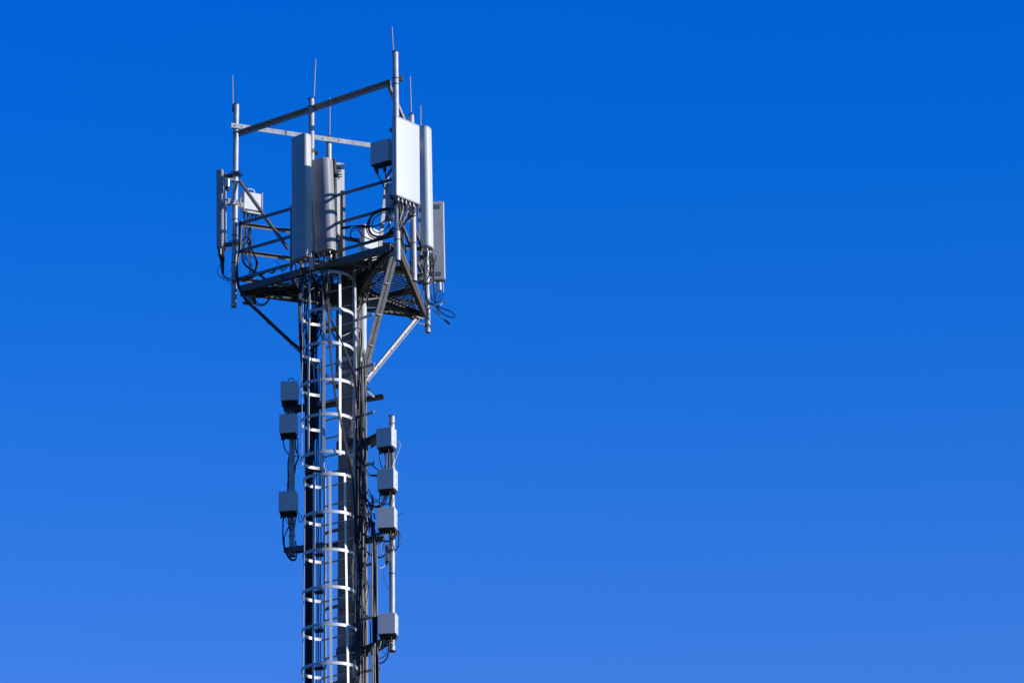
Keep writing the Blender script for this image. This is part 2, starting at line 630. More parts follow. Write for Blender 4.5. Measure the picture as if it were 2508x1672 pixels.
def panel(c, w, d, h, nrm, label, m='white', rf=.03, rb=.012, bulge=0.0, tilt=(0, 0), ncon=4, clamps=(.2, .8), to=None, capm='cap', backm='grey', strips=False):
    """c = centre of the bottom; nrm = facing direction; tilt = xy shift of the top"""
    n = V((nrm[0], nrm[1], 0)).normalized()
    x = V((-n.y, n.x, 0))
    rz = math.atan2(x.y, x.x)
    t = thing('panel_antenna', c, label, 'antenna', GA)
    tz = V((tilt[0], tilt[1], h))
    def tr(p, f, sc_=1.0):
        return V(c) + x * p.x * sc_ - n * p.y * sc_ + tz * f
    prof = rrect(w, d, rf, rb, bulge)
    e = .025 / h
    MB().rings([[tr(p, e) for p in prof], [tr(p, 1 - e) for p in prof]], cap=True).build('radome', m, t, 28)
    MB().rings([[tr(p, 0, .955) for p in prof], [tr(p, .004, 1.008) for p in prof], [tr(p, e * .97, 1.008) for p in prof]]).build('end_cap', capm, t)
    MB().rings([[tr(p, 1 - e * .97, 1.008) for p in prof], [tr(p, .996, 1.008) for p in prof], [tr(p, 1, .95) for p in prof]]).build('end_cap', capm, t)
    if backm:
        mb = MB()
        yb = d / 2 + .006
        q = [tr(V((sx * (w / 2 - .012), yb, 0)), f) for sx, f in ((-1, .01), (1, .01), (1, .99), (-1, .99))]
        q2 = [p + n * .010 for p in q]
        mb.rings([q, q2])
        bp = mb.build('back_plate', backm, t)
        if strips:
            for f0 in (.045, .90):
                q = [tr(V((sx * (w / 2 - .06), yb + .004, 0)), f) for sx, f in ((-1, f0), (1, f0), (1, f0 + .055), (-1, f0 + .055))]
                MB().rings([q, [p + n * .012 for p in q]]).build('mounting_strip', 'label', bp)
    for k in range(ncon):
        px = (-.5 + (k + .5) / ncon) * w * .8
        yy = (.25 if k % 2 else -.1) * d
        p = tr(V((px, yy, 0)), 0)
        o = MB().tube(p + Z_ * .004, p - Z_ * .045, .011, n=10).build('connector', 'conn', t)
        MB().tube(p - Z_ * .046, p - Z_ * .15, .013, .010, n=8).build('plug', 'under', o)
    if to is not None:
        for f in clamps:
            p = tr(V((0, d / 2 + .015, 0)), f)
            q = V((to.x, to.y, p.z))
            mb = MB()
            mb.bar(p, q, .06, .05)
            side = (q - p).cross(Z_).normalized()
            dd = (q - p).normalized()
            for sg in (-1, 1):
                mb.tube(q + side * sg * .056 - dd * .06, q + side * sg * .056 + dd * .10, .007, n=8)
                mb.tube(q + side * sg * .056 + Z_ * .035 - dd * .06, q + side * sg * .056 + Z_ * .035 + dd * .10, .007, n=8)
            mb.box(q + dd * .052, dd, side, Z_, .015, .15, .06)
            mb.build('clamp', 'dark', t)
    return t


# tall dark panel, front middle
c = P(738, 636, -.98)
tp = P(737, 335, -.98)
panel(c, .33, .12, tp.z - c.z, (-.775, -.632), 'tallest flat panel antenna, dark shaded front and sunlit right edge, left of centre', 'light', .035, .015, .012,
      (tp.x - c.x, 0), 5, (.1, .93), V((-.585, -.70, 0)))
# rounded grey panel
c = P(796, 617, -.87)
tp = P(785, 394, -.87)
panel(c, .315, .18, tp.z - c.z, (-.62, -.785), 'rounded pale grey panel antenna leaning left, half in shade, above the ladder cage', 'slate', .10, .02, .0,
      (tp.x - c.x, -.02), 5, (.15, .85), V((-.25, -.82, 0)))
# rear panel seen from the side behind the rounded one
c = P(820, 624, 1.02)
tp = P(818, 400, 1.02)
panel(c, .27, .10, tp.z - c.z, (-.42, .907), 'grey backed panel antenna facing away, half hidden behind the rounded grey panel', 'white', .02, .01, 0,
      (0, .0), 3, (.2, .85), V((-.33, .80, 0)), strips=True)
# wide white panel on corner B
c = P(995, 492, -1.74)
tp = P(994, 297, -1.74)
panel(c, .515, .085, tp.z - c.z, (.744, -.668), 'widest white panel antenna, flat and fully sunlit, with a row of plugs below', 'white', .018, .012, 0.0,
      (tp.x - c.x, 0), 10, (.06, .9), V((.64, -1.66, 0)))
# tall narrow panel on corner C
c = P(1047.5, 609, .98)
tp = P(1042, 314, .98)
tall = panel(c, .22, .115, tp.z - c.z, (.93, -.36), 'tall narrow white panel antenna turned edge on, right of the wide white panel', 'white', .045, .012, .02,
      (tp.x - c.x, 0), 3, (.12, .9), V((1.07, 1.30, 0)))
pm = P(1044, 563, .80)
tg = MB().box(pm, V((.36, .93, 0)), V((.93, -.36, 0)), Z_, .014, .004, .055)
tg.build('marking_plate', 'label', tall)
# grey backed panel far right
c = P(1058, 689, 1.62)
tp = P(1054.5, 497, 1.62)
panel(c, .40, .12, tp.z - c.z, (.07, 1.0), 'grey backed panel antenna facing away, rightmost on the platform', 'white', .02, .008, 0,
      (tp.x - c.x, 0), 4, (.2, .8), V((1.09, 1.30, 0)), strips=True)
# far left panel
c = P(542.3, 611, .33)
tp = P(541.6, 420, .33)
panel(c, .18, .098, tp.z - c.z, (-.95, .31), 'slim grey panel antenna seen edge on, clamped to the far left pole', 'pale', .02, .012, 0,
      (tp.x - c.x, 0), 0, (.05, .93), V((ta.x * .5 + ba.x * .5, .26, 0)))
t = thing('cable_shroud', P(543, 640, .33), 'black cable shroud below the slim far left panel', 'cable shroud')
p = P(541, 609, .33); q = P(546, 640, .33)
MB().rings([[p + V((sx * .048, sy * .11, -.003)) for sx, sy in ((-1, -1), (1, -1), (1, 1), (-1, 1))],
            [p + V((sx * .045 + .004, sy * .10, -.07)) for sx, sy in ((-1, -1), (1, -1), (1, 1), (-1, 1))],
            [q + V((sx * .03 - .004, sy * .05, 0)) for sx, sy in ((-1, -1), (1, -1), (1, 1), (-1, 1))]]).bevel(.006, 1).build('hood', 'under', t)
MB().tube(q + V((-.012, 0, .01)), P(546, 672, .33), .034, .018, n=10).build('sleeve', 'black', t)
MB().tube(p + V((.0, -.115, -.04)), p + V((.0, -.115, -.13)), .016, n=8).build('tag', 'grey', t)
# actuator beside the left panel
t = thing('tilt_actuator', P(557, 466, .2), 'small plated tilt actuator between the slim left panel and its pole', 'actuator')
MB().tube(P(558, 440, .2), P(557.5, 458, .2), .030, n=14).build('body', 'conn', t)
MB().tube(P(557.5, 458, .2), P(557, 467, .2), .034, .024, n=14).build('foot', 'under', t)
MB().bar(P(551, 437, .2), P(575, 441, .22), .03, .03).build('arm', 'galv', t)

# white panel behind the platform
c = P(908, 652, .92)
tp = P(908, 560, .92)
t = panel(c, .46, .09, tp.z - c.z, (-.80, .60), 'white panel antenna facing away, standing low behind the guard rails and cable loops', 'white', .03, .03, .02, (0, 0), 0, (), None, backm='white')
# slim box behind the corner pole B
c = P(955, 541, -1.45)
tp = P(954.5, 452, -1.45)
t = panel(c, .12, .08, tp.z - c.z, (-.30, -.95), 'slim grey antenna box tucked left of the tallest pole, under the wide white panel', 'box', .012, .01, 0, (0, 0), 1, (.3,), V((.64, -1.62, 0)), backm=None)


# ------------------------------------------------------------------ radio units
def rru_base(w, h, d, handle='loop', plugs=5, side_dots=True):
    """local: origin bottom centre, front -y"""
    t = bpy.data.objects.new('radio_unit', None)
    col.objects.link(t)
    ORG[t.name] = V((0, 0, 0))
    MB().box((0, 0, h / 2 + .012), X_, Y_, Z_, w, d, h - .024).bevel(.007, 2).build('housing', 'box', t)
    MB().box((0, -d / 2 - .0045, h / 2 + .006), X_, Y_, Z_, w - .008, .008, h - .02).bevel(.003, 1).build('front_cover', 'box', t)
    b = MB().box((0, 0, .004), X_, Y_, Z_, w - .02, d - .016, .014)
    b.box((0, d / 2 - .02, -.012), X_, Y_, Z_, w * .8, .02, .02)
    b.build('connector_plate', 'under', t)
    for k in range(plugs):
        x = (-.42 + .84 * k / (plugs - 1)) * w
        y = (-.25 if k % 2 else .1) * d
        r = .016 if k in (0, plugs - 1) else .012
        MB().tube((x, y, -.004), (x, y, -.055 - .03 * (k % 2)), r, r * .6, n=10).build('plug', 'under', t)
    if side_dots:
        for z in (.32, .68):
            o = MB().tube((w / 2, .01, h * z), (w / 2 + .004, .01, h * z), .014, n=12).build('vent_plug', 'cap', t)
    mb = MB()
    mb.box((0, d / 2 + .02, h * .5), X_, Y_, Z_, w * .5, .03, h * .7)
    mb.box((0, d / 2 + .06, h * .25), X_, Y_, Z_, .13, .06, .05)
    mb.box((0, d / 2 + .06, h * .75), X_, Y_, Z_, .13, .06, .05)
    mb.build('mount_bracket', 'dark', t)
    return t


GR = 'grey radio boxes on the right hand side pole'
GL = 'grey radio boxes on the left hand side pole'
proto = rru_base(.246, .305, .185)
first = True
for (px, py, Y, yaw, sc_, lab, grp) in (
        (946.5, 1100, -.92, 22, .98, 'grey radio box topmost on the right hand side pole, under the pole end', GR),
        (949, 1204, -.92, 17, 1.03, 'grey radio box second from the top of the right hand side pole', GR),
        (948.5, 1299, -.92, 12, 1.04, 'grey radio box on the right pole with loops of cable bunched below it', GR),
        (950.5, 1558, -.92, 12, 1.04, 'grey radio box alone near the foot of the right hand side pole', GR),
        (709.5, 987, .20, 7, 1.0, 'grey radio box with a wire loop handle on top, left of the cage', GL),
        (707, 1067, .20, 10, 1.0, 'grey radio box just beneath the looped handle one, left of the cage', GL),
        (706.5, 1258, .20, 10, 1.04, 'grey radio box lowest on the left hand pole, above a long hanging cable loop', GL)):
    t = proto if first else copy_tree(proto)
    first = False
    t.location = P(px, py, Y)
    t.rotation_euler = (0, 0, -R(yaw))
    t.scale = (sc_,) * 3
    tag(t, lab, 'radio unit', grp)
    if 'wire loop' in lab:
        pts = [(-.035 + .0, 0, .295), (-.035, 0, .34), (-.02, 0, .368), (.01, 0, .372), (.035, 0, .355), (.042, 0, .325), (.042, 0, .295)]
        MB().path([V(p) + V((.02, -.02, .0)) for p in pts], .0065, n=8).build('handle', 'under', t)
# upper box beside the wide white panel
t = rru_base(.33, .355, .12, plugs=3, side_dots=False)
t.location = P(936, 404, -1.53); t.rotation_euler = (0, 0, -R(36))
tag(t, 'shaded blue grey radio box with two black plugs, left of the wide white panel', 'radio unit')
for x in (-.085, .05):
    MB().tube((x, -.02, -.006), (x + .012, -.02, -.125), .030, .024, n=12).build('gland', 'under', t)
MB().path([(-.05, 0, .35), (-.04, 0, .372), (.0, 0, .38), (.05, 0, .378), (.075, 0, .35)], .01).build('handle', 'box', t)
# finned box near the left pole
t = thing('radio_unit', P(615, 522, .50), 'silver finned radio box with a white carrying handle, behind the far left pole', 'radio unit', local=True)
t.rotation_euler = (0, 0, R(27))
w_, h_, d_ = .285, .315, .13
MB().box((0, .02, h_ / 2), X_, Y_, Z_, w_, d_ - .04, h_ - .01).bevel(.006, 2).build('housing', 'box', t)
mb = MB()
nf = 18
for k in range(nf):
    x = -w_ / 2 + .012 + (w_ - .024) * k / (nf - 1)
    for j in range(8):
        z = .03 + j * (h_ - .05) / 8
        mb.box((x, -d_ / 2 + .018, z + .016), X_, Y_, Z_, .0149, .052 if (j + k) % 2 else .0475, .0334)
mb.build('cooling_fins', 'fin', t)
mb = MB()
for sx in (-1, 1):
    mb.box((sx * (w_ / 2 + .003), -.01, h_ / 2), X_, Y_, Z_, .006, d_ + .02, h_ + .01)
mb.build('side_plate', 'fin', t)
MB().box((.02, -.03, -.012), X_, Y_, Z_, w_ * .75, .07, .02).build('sun_lip', 'galv_light', t)
MB().path([(-.06, 0, h_ - .01), (-.06, -.0, h_ + .045), (-.045, 0, h_ + .06), (.02, 0, h_ + .06), (.045, 0, h_ + .045), (.055, 0, h_ - .01)], .0095, n=8).build('handle', 'galv_light', t)
MB().path([(-w_ / 2 - .01, -.05, .10), (-w_ / 2 - .05, -.05, .11), (-w_ / 2 - .05, -.05, .18), (-w_ / 2 - .01, -.05, .19)], .006, n=8).build('side_handle', 'galv_light', t)
for x in (-.1, -.04, .03, .09):
    MB().tube((x, .02, -.002), (x, .02, -.10), .017, .012, n=10).build('plug', 'under', t)
mb = MB()
mb.bar(V((-.05, .09, h_ * .42)), V((-.27, .03, h_ * .42)), .05, .06)
mb.build('mount_bracket', 'galv', t)
p = P(575, 498, .26)
MB().box(p + V((-.05, -.055, 0)), V((.94, .34, 0)), V((-.34, .94, 0)), Z_, .20, .03, .075).box(p + V((-.10, -.04, .035)), V((.94, .34, 0)), V((-.34, .94, 0)), Z_, .14, .06, .02)
# clamp for it on the pole
t = thing('pole_clamp', p, 'pale steel clamp holding the silver finned box to the far left pole', 'clamp')
mb = MB()
dx, dy = V((.95, .30, 0)), V((-.30, .95, 0))
mb.box(p + V((-.03, -.062, 0)), dx, dy, Z_, .15, .022, .085)
mb.box(p + V((-.09, -.05, .037)), dx, dy, Z_, .10, .06, .018)
mb.box(p + V((-.09, -.05, -.045)), dx, dy, Z_, .07, .05, .016)
mb.box(p + V((.05, .065, 0)), dx, dy, Z_, .19, .02, .08)
mb.build('jaw', 'galv', t)
mb = MB()
for z in (-.02, .02):
    for y in (0,):
        mb.tube(p + V((.07, -.07, z)), p + V((.10, .10, z)), .007, n=8)
mb.build('bolt', 'conn', t)

# ------------------------------------------------------------------ side equipment poles
bx = (1, -.62)


def side_arm(t, p, q, wd=.05, h=.075, slot=True):
    mb = MB()
    d = (q - p).normalized()
    s = d.cross(Z_).normalized()
    mb.angle(p + Z_ * h / 2, q + Z_ * h / 2, -Z_, h, s, wd, .008)
    return mb.build('arm', 'beam', t)


# left
tl, bl = PP(716, 950, 715, 1360, .40)
t = pole('equipment_pole', tl, bl, .043, 'short shaded pole left of the cage carrying three radio boxes', [P(715, y, .40).z for y in (1285, 1313)], True, 'pole', None)
t['category'] = 'pole'
MB().tube(bl - Z_ * .0, bl - Z_ * .012, .055, n=16).build('cap', 'dark', t)
for y0 in (1008, 1352):
    p = P(704, y0, .48)
    q = V((.46, p.y - (.46 - p.x) * .47, p.z))
    # rear bar passing behind the mast, front bar in front of it
    side_arm(t, p, q)
    o2 = MB()
    dd = (q - p).normalized(); ss = dd.cross(Z_).normalized()
    o2.angle(p + ss * .13 + Z_ * .037, p.lerp(q, .42) + ss * .13 + Z_ * .037, -Z_, .075, -ss, .05, .008)
    o2.build('arm', 'beam', t)
# right
tr_, br = PP(959.8, 1019, 960.4, 1592, -.75)
t = pole('equipment_pole', tr_, br, .041, 'long sunlit pole right of the mast carrying four radio boxes', [P(960, y, -.75).z for y in (1038, 1346, 1350, 1404)], True, 'pole', None)
t['category'] = 'pole'
MB().tube(br, br - Z_ * .014, .055, n=16).build('cap', 'dark', t)
for y0, y1, rise in ((1084, 1062, 0), (1590, 1568, 0)):
    p = P(893, y0 + 3, -.10); q = V((.555, -.70, p.z))
    mb = MB()
    s = (q - p).cross(Z_).normalized()
    mb.angle(p + Z_ * .05, q + Z_ * .05, -Z_, .10, s, .05, .008)
    mb.angle(p + Z_ * .05 - s * .10, q + Z_ * .05 - s * .02, -Z_, .10, -s, .05, .008)
    mb.build('arm', 'beam', t)
    MB().tube(V((.005, 0, p.z - .05)), V((.005, 0, p.z + .05)), .231, n=32).build('mast_band', 'dark', t)
# control box on the right pole
t = thing('junction_box', P(950, 1380, -.78), 'small dark junction box strapped to the left of the right hand pole', 'junction box')
MB().box(P(948, 1355, -.78), X_, Y_, Z_, .055, .10, .25).bevel(.005, 1).build('case', 'label', t)
MB().tube(P(949, 1377, -.78), P(944, 1385, -.78), .014, n=8).build('gland', 'under', t)

# ------------------------------------------------------------------ ladders with safety cages
YC = -.55


def ring_pt(cx, r, ang):
    return V((cx + r * math.cos(R(ang)), YC + r * math.sin(R(ang)), 0))


def cage(label, hoops, nrung, rung0, rung_dy, railtop, railbot, bars, zlow):
    """hoops: (apex_py, centre_px, radius_px, has_front) in photo pixels"""
    S = F / 67.6
    hs = []
    for py, cpx, rpx in hoops:
        r = rpx / S
        pc = P(cpx, py, YC - r)
        hs.append((pc.z, pc.x * (1.0), r))
    t = thing('safety_ladder', V((hs[0][1], YC, hs[-1][0])), label, 'ladder', 'caged ladder sections on the mast')

    def at(z):
        """interpolated centre x, radius"""
        h = sorted(hs)
        if z <= h[0][0]:
            a, b = h[0], h[1]
        elif z >= h[-1][0]:
            a, b = h[-2], h[-1]
        else:
            for a, b in zip(h[:-1], h[1:]):
                if a[0] <= z <= b[0]: break
        f = (z - a[0]) / (b[0] - a[0])
        f = max(-.6, min(1.6, f))
        return a[1] + (b[1] - a[1]) * f, a[2] + (b[2] - a[2]) * f
    # hoops: flat bar from the right rail (0 deg) clockwise round the front to the left rail (100 deg)
    for z, x, r in hs:
        if z < zlow: continue
        mb = MB()
        ri, ro = [], []
        prof = []
        n = 40
        rings = []
        tx, ty, jr = rnd.uniform(-.012, .012), rnd.uniform(-.014, .014), rnd.uniform(-.004, .004)
        z0 = z
        for k in range(n + 1):
            ang = 7 - (360 - 95) * k / n
            z = z0 + tx * math.cos(R(ang)) + ty * math.sin(R(ang))
            o1 = ring_pt(x, r + jr * math.sin(R(2 * ang)), ang); i1 = ring_pt(x, r - .007 + jr * math.sin(R(2 * ang)), ang)
            rings.append([up(o1, z - .022), up(o1, z + .022), up(i1, z + .022), up(i1, z - .022)])
        mb.rings(rings)
        mb.build('hoop', 'galv_light', t, 30)
    zs = sorted(h[0] for h in hs if h[0] >= zlow)
    # cage bars
    zz = [z for z in zs]
    for ang in bars:
        mb = MB()
        rings = []
        for z in [zs[0] - .03] + zs[1:-1] + [zs[-1] + .03]:
            x, r = at(z)
            rr = r - .011
            c = ring_pt(x, rr, ang)
            d = V((-math.sin(R(ang)), math.cos(R(ang)), 0)); nrm_ = V((math.cos(R(ang)), math.sin(R(ang)), 0))
            rings.append([up(c - d * .02 - nrm_ * .003, z), up(c + d * .02 - nrm_ * .003, z), up(c + d * .02 + nrm_ * .003, z), up(c - d * .02 + nrm_ * .003, z)])
        mb.rings(rings)
        mb.build('cage_bar', 'galv_light', t, 30)
    # rails
    zt, zb = P(800, railtop, YC).z, (P(800, railbot, YC).z if railbot else 1.0)

    def rail(z, right):
        x, r = at(z)
        return up(ring_pt(x, r + (.012 if right else -.01), 0 if right else 101), z)
    dch = (ring_pt(0, 1, 0) - ring_pt(0, 1, 101)).normalized()
    nch = V((-dch.y, dch.x, 0))
    for right in (0, 1):
        mb = MB()
        zl = [zb] + [z for z in zs if zb < z < zt] + [zt]
        rings = []
        for z in zl:
            p = rail(z, right)
            d0, d1 = (.032, .010) if right else (.006, .006)
            rings.append([p - dch * .006 - nch * d0, p + dch * .034 - nch * d0, p + dch * .034 + nch * d1, p - dch * .006 + nch * d1])
        mb.rings(rings)
        mb.build('rail', 'galv', t, 30)
    # rungs
    for k in range(nrung):
        z = P(795, rung0 + k * rung_dy, -.16).z
        MB().tube(rail(z, 0), rail(z, 1), .0125, n=10).build('rung', 'galv', t)
    # standoffs to the mast
    for k in range(1, len(hs), 2):
        z = hs[k][0] - .1
        if z < zlow: continue
        p = (rail(z, 0) + rail(z, 1)) / 2
        mb = MB()
        mb.bar(rail(z, 0) + nch * .03, rail(z, 1) + nch * .03, .008, .05)
        mb.build('standoff', 'beam', t)
    return at, rail


bars = (-48, -86, -125, -163)
lo = [(1157.5, 804, 61.5), (1249.7, 804.5, 62), (1341.6, 805, 63.5), (1435.4, 805.2, 65.3), (1527.7, 805.7, 66.5), (1622, 806.3, 68), (1716, 806.8, 69), (1810, 807, 70), (1904, 807, 70)]
zl = P(800, 1910, YC).z
atl, raill = cage('lower caged ladder section with white hoops, running down out of the picture', lo, 18, 1196, 46.3, 1128, None, bars, zl)
hi = [(666, 801.5, 63), (754, 802, 64), (839.6, 801.5, 64.5), (927.5, 801, 65), (1013, 801, 65), (1105.5, 801, 65)]
atu, railu = cage('upper caged ladder section ending under the platform, its hoops hung with cables', hi, 10, 722, 44.4, 662, 1172, (-60, -97, -136, -166), zl)

# ------------------------------------------------------------------ cable brackets out to the right of the ladder
GB = 'cable support bars right of the ladder'
brs = ((785, 767, 913), (906, 892, 916), (1023, 1009, 915), (1147, 1132, 917), (1268, 1254, 912), (1392, 1380, 912), (1520, 1507, 928), (1648, 1634, 932))
for i, (y0, y1, x1) in enumerate(brs):
    p = P(866, y0, -.52)
    q = V((P(x1, y1, -.78).x, -.78, p.z))
    lab = ['cable support bar beside the white steel tube, nearest under the platform', 'cable support bar crossing the foot of the long grey strut',
           'cable support bar just above the topmost right radio box', 'cable support bar at the level of the second right radio box',
           'cable support bar running to the third right radio box', 'cable support bar below the bunched cable loops',
           'cable support bar running to the lowest right radio box', 'cable support bar nearest the bottom edge of the picture'][i]
    t = thing('cable_bar', p, lab, 'bracket', GB)
    MB().angle(p + Z_ * .02, q + Z_ * .02, -Z_, .042, V((.5, .8, 0)), .03, .006).build('bar', 'galv', t)
    mb = MB()
    for f in ((.12, .3, .45, .97) if i > 3 else (.97,)):
        c_ = p.lerp(q, f)
        mb.tube(c_ + V((0, -.02, .01)), c_ + V((0, -.028, .028)), .007, n=6)
    mb.build('bolt', 'conn', t)
# lit stub plate below the strut foot
t = thing('bracket_plate', P(905, 895, -.05), 'pale stub bracket on the mast right beside the foot of the long strut', 'bracket')
mb = MB()
mb.box(P(906, 903, -.08), V((.9, -.43, 0)), V((.43, .9, 0)), Z_, .13, .012, .085)
mb.box(P(903, 885, -.02), V((.9, -.43, 0)), V((.43, .9, 0)), Z_, .07, .012, .12)
mb.build('plate', 'galv', t)
MB().bar(P(898, 893, -.1), P(909, 890, -.1), .02, .02).build('bolt', 'dark', t)
t = thing('bracket_plate', P(905, 955, .05), 'dark pointed gusset on the mast where the right strut ends', 'bracket')
MB().rings([[P(897, 947, .0), P(910, 952, .0), P(897, 956, .0)], [P(897, 947, .03), P(910, 952, .03), P(897, 956, .03)]]).build('plate', 'dark', t)
t = thing('hook_strap', P(893, 960, -.25), 'bent white strap curling out from the mast below the right strut', 'strap')
MB().path([P(892, 958, -.24), P(902, 961, -.24), P(910, 967, -.22), (P(916, 972, -.2))], .016, n=6).build('strip', 'galv_light', t)

# ------------------------------------------------------------------ cables
def bundle(label, cables, cat='cable', group=None, name='cable_bundle', n=6):
    """cables: list of (pts[(px,py,Y)], radius, material)"""
    f = cables[0][0][0]
    t = thing(name, P(*f), label, cat, group)
    for c_ in cables:
        pts, r = c_[0], c_[1]
        m = c_[2] if len(c_) > 2 else 'black'
        MB().path([P(*p) for p in pts], r, n).build('cable', m, t)
    return t


def vert(px, y0, y1, Y, jit=1.0, step=75, drift=0.0):
    pts = []
    y = y0
    n_ = max(3, int((y1 - y0) / step))
    for k in range(n_ + 1):
        f = k / n_
        pts.append((px + drift * f + rnd.uniform(-jit, jit), y0 + (y1 - y0) * f, Y + rnd.uniform(-.015, .015)))
    return pts


def down(px, y0, Y, jit=1.0, drift=0.0):
    """down past the frame and on towards the ground"""
    return vert(px, y0, 1790, Y, jit, 75, drift) + [(px + drift, 2500, Y), (px + drift, 5000, Y)]


# left feeder bundle
cs = []
for i in range(7):
    for j in range(2):
        cs.append((down(748.8 + i * 2.75 + j * 1.0, 905 + rnd.uniform(-20, 30), .12 + j * .05, .5), .0115))
bundle('flat bundle of thick black feeder cables down the left inside of the cage', cs)
cs = []
for i in range(5):
    x1 = 748 + i * 3.6
    x0 = 742 + i * 9.5
    cs.append(([(x0 + 6, 716 + rnd.uniform(0, 12), -.1), (x0 + rnd.uniform(-4, 4), 770, 0), (x0 * .5 + x1 * .5 + rnd.uniform(-3, 3), 850, .08), (x1, 930, .12), (x1, 980, .12)], .0125))
for i in range(5):
    x0 = 770 + i * 5.5
    cs.append(([(x0 + 14, 738, -.05), (x0 + 2, 762, .0), (757 + i * 4, 800, .08), (752 + i * 5.5, 870, .12), (766 + i * 3.2, 980, .14), (768 + i * 2.0, 1075, .15)], .011))
bundle('black feeder cables fanning out from under the platform into the cage', cs)
cs = []
for i, x in enumerate((777, 781, 786.5)):
    cs.append((down(x, 880, .16, 1.2, -1), .0075 + .001 * (i == 1)))
cs.append((vert(770, 960, 1145, .16, 2.5, 40), .012))
cs.append((vert(774, 900, 1150, .17, 3, 45, 4), .012))
bundle('group of thin black cables hanging behind the left ladder rail', cs)
# small clamp brackets on the left bundle
for y, lab in ((1154, 'black cable clamp where the two cage sections meet'), (1264, 'black cable clamp behind the second hoop of the lower cage'),
               (1361, 'black cable clamp behind the third hoop of the lower cage'), (1452, 'black cable clamp behind the fourth hoop of the lower cage'),
               (1546, 'black cable clamp behind the fifth hoop of the lower cage'), (1638, 'black cable clamp behind the lowest hoop in view')):
    t = thing('cable_clamp', P(748, y, .06), lab, 'clamp', 'cable clamps on the left feeder bundle')
    p = P(748, y, .08); q = P(792, y - 3, .0)
    MB().bar(p, q, .04, .045).build('bar', 'under', t)
    mb = MB()
    for f in (.2, .5, .75, .9):
        c_ = p.lerp(q, f) + Z_ * .02
        mb.tube(c_, c_ + Z_ * .035, .012, n=8)
    mb.build('block', 'dark', t)

# right bundle between ladder rail and mast edge
cs = []
for i in range(16):
    x = 868 + i * 1.7 + (3 if i > 12 else 0)
    Y = (-.50 - .3 * (i / 16) if i % 2 else -.27) + rnd.uniform(-.03, .03)
    r = rnd.choice((.007, .009, .011, .013))
    cs.append((down(x + rnd.uniform(-1, 1), 900 + rnd.uniform(-90, 60), Y, 1.6), r, 'black'))
bundle('dense curtain of black cables between the right ladder rail and the mast edge', cs)
cs = []
for i in range(7):
    x = 868 + i * 3.6
    yy = -.235 - .012 * i
    cs.append(([(872 + i * 5, 700 + rnd.uniform(0, 15), yy), (869 + i * 1.6, 735, yy), (867 + i * 1.2, 790, yy), (868 + i * 1.2 + rnd.uniform(-1.5, 1.5), 850, yy), (870 + i * 1.6, 905, yy), (872 + i * 2.2, 960, yy)], rnd.choice((.0095, .011, .012))))
cs.append(([(862, 812, -.62), (873, 803, -.62), (882, 806, -.58), (886, 822, -.5), (884, 850, -.48), (877, 880, -.48)], .009))
cs.append(([(838, 823, -.75), (850, 818, -.7), (862, 812, -.62)], .006, 'ivory'))
bundle('loose black cables dropping from the platform over the white side of the steel tube', cs)
cs = []
for i in range(10):
    y0 = rnd.uniform(1000, 1500)
    x0 = rnd.uniform(870, 885)
    cs.append(([(x0, y0, -.55), (x0 + rnd.uniform(4, 10), y0 + 30, -.62), (x0 + rnd.uniform(6, 18), y0 + 65, -.62), (x0 + rnd.uniform(4, 16), y0 + 110, -.6)], rnd.choice((.006, .008, .010))))
cs.append(([(873, 1463, -.6), (880, 1480, -.6), (893, 1500, -.62), (902, 1512, -.65)], .010))
cs.append(([(872, 1540, -.6), (876, 1570, -.62), (888, 1592, -.66), (900, 1600, -.7)], .010))
bundle('tangled thinner cables slung across the black cable curtain', cs)
# lit conduit strips beside the right rail
t = thing('conduit', P(873, 1672, -.5), 'slender pale conduit running down beside the right ladder rail', 'conduit')
MB().path([P(871.5, 1110, -.55), P(872, 1300, -.55), P(874, 1500, -.55), P(876, 1672, -.55), P(879, 2400, -.55)], .0135, 8).build('pipe', 'galv_light', t)
# outer bundle ending at 912-926
cs = []
for i, (x, r) in enumerate(((914.5, .014), (918.5, .014), (922, .013), (916.5, .012), (911.5, .010))):
    cs.append(([(903 + i * 2, 1268 + i * 3, -.72), (909 + i * 2.2, 1282, -.80), (x - 1, 1320, -.84 - .01 * i)] + down(x, 1380, -.85 - .01 * i, .6, 3), r))
bundle('thick black cable bundle hanging free between the mast and the right radio boxes', cs)
t = thing('conduit', P(924, 1672, -.9), 'grey sheathed cable on the outer edge of the free hanging bundle', 'cable')
MB().path([P(917, 1300, -.88), P(919.5, 1400, -.88), P(922.5, 1500, -.88), P(924.5, 1600, -.88), P(927.5, 1672, -.88), P(930, 2400, -.88)], .010, 8).build('pipe', 'tube', t)
bundle('two thin cables hanging straight down left of the free bundle', [(down(905, 1330, -.75, .6, 2), .005), (down(908.5, 1420, -.75, .6, 1), .005)])

# diagonals through the cage
bundle('black cables slanting across the cage from the platform to the right ladder rail',
       [([(795, 655, -1.05), (797, 700, -1.02), (800, 752, -1.0), (815, 795, -.98), (838, 840, -.97), (858, 895, -.9), (872, 945, -.7), (877, 1000, -.6)], .0105),
        ([(788, 650, -1.05), (792, 700, -1.02), (796, 740, -1.0), (812, 785, -.98), (835, 832, -.97), (857, 886, -.9), (870, 930, -.72), (874, 990, -.6)], .0105),
        ([(803, 648, -1.08), (801, 690, -1.06), (803, 740, -1.05), (808, 850, -1.03), (815, 930, -1.03), (823, 985, -1.03), (836, 1045, -1.0), (850, 1110, -.95), (862, 1165, -.8), (867, 1230, -.62), (869, 1330, -.6)], .0085),
        ([(806, 740, -1.05), (811, 850, -1.03), (818, 930, -1.03), (826, 985, -1.03), (839, 1045, -1.0), (853, 1110, -.95), (864, 1165, -.8), (869, 1230, -.62), (871, 1330, -.6)], .007)])
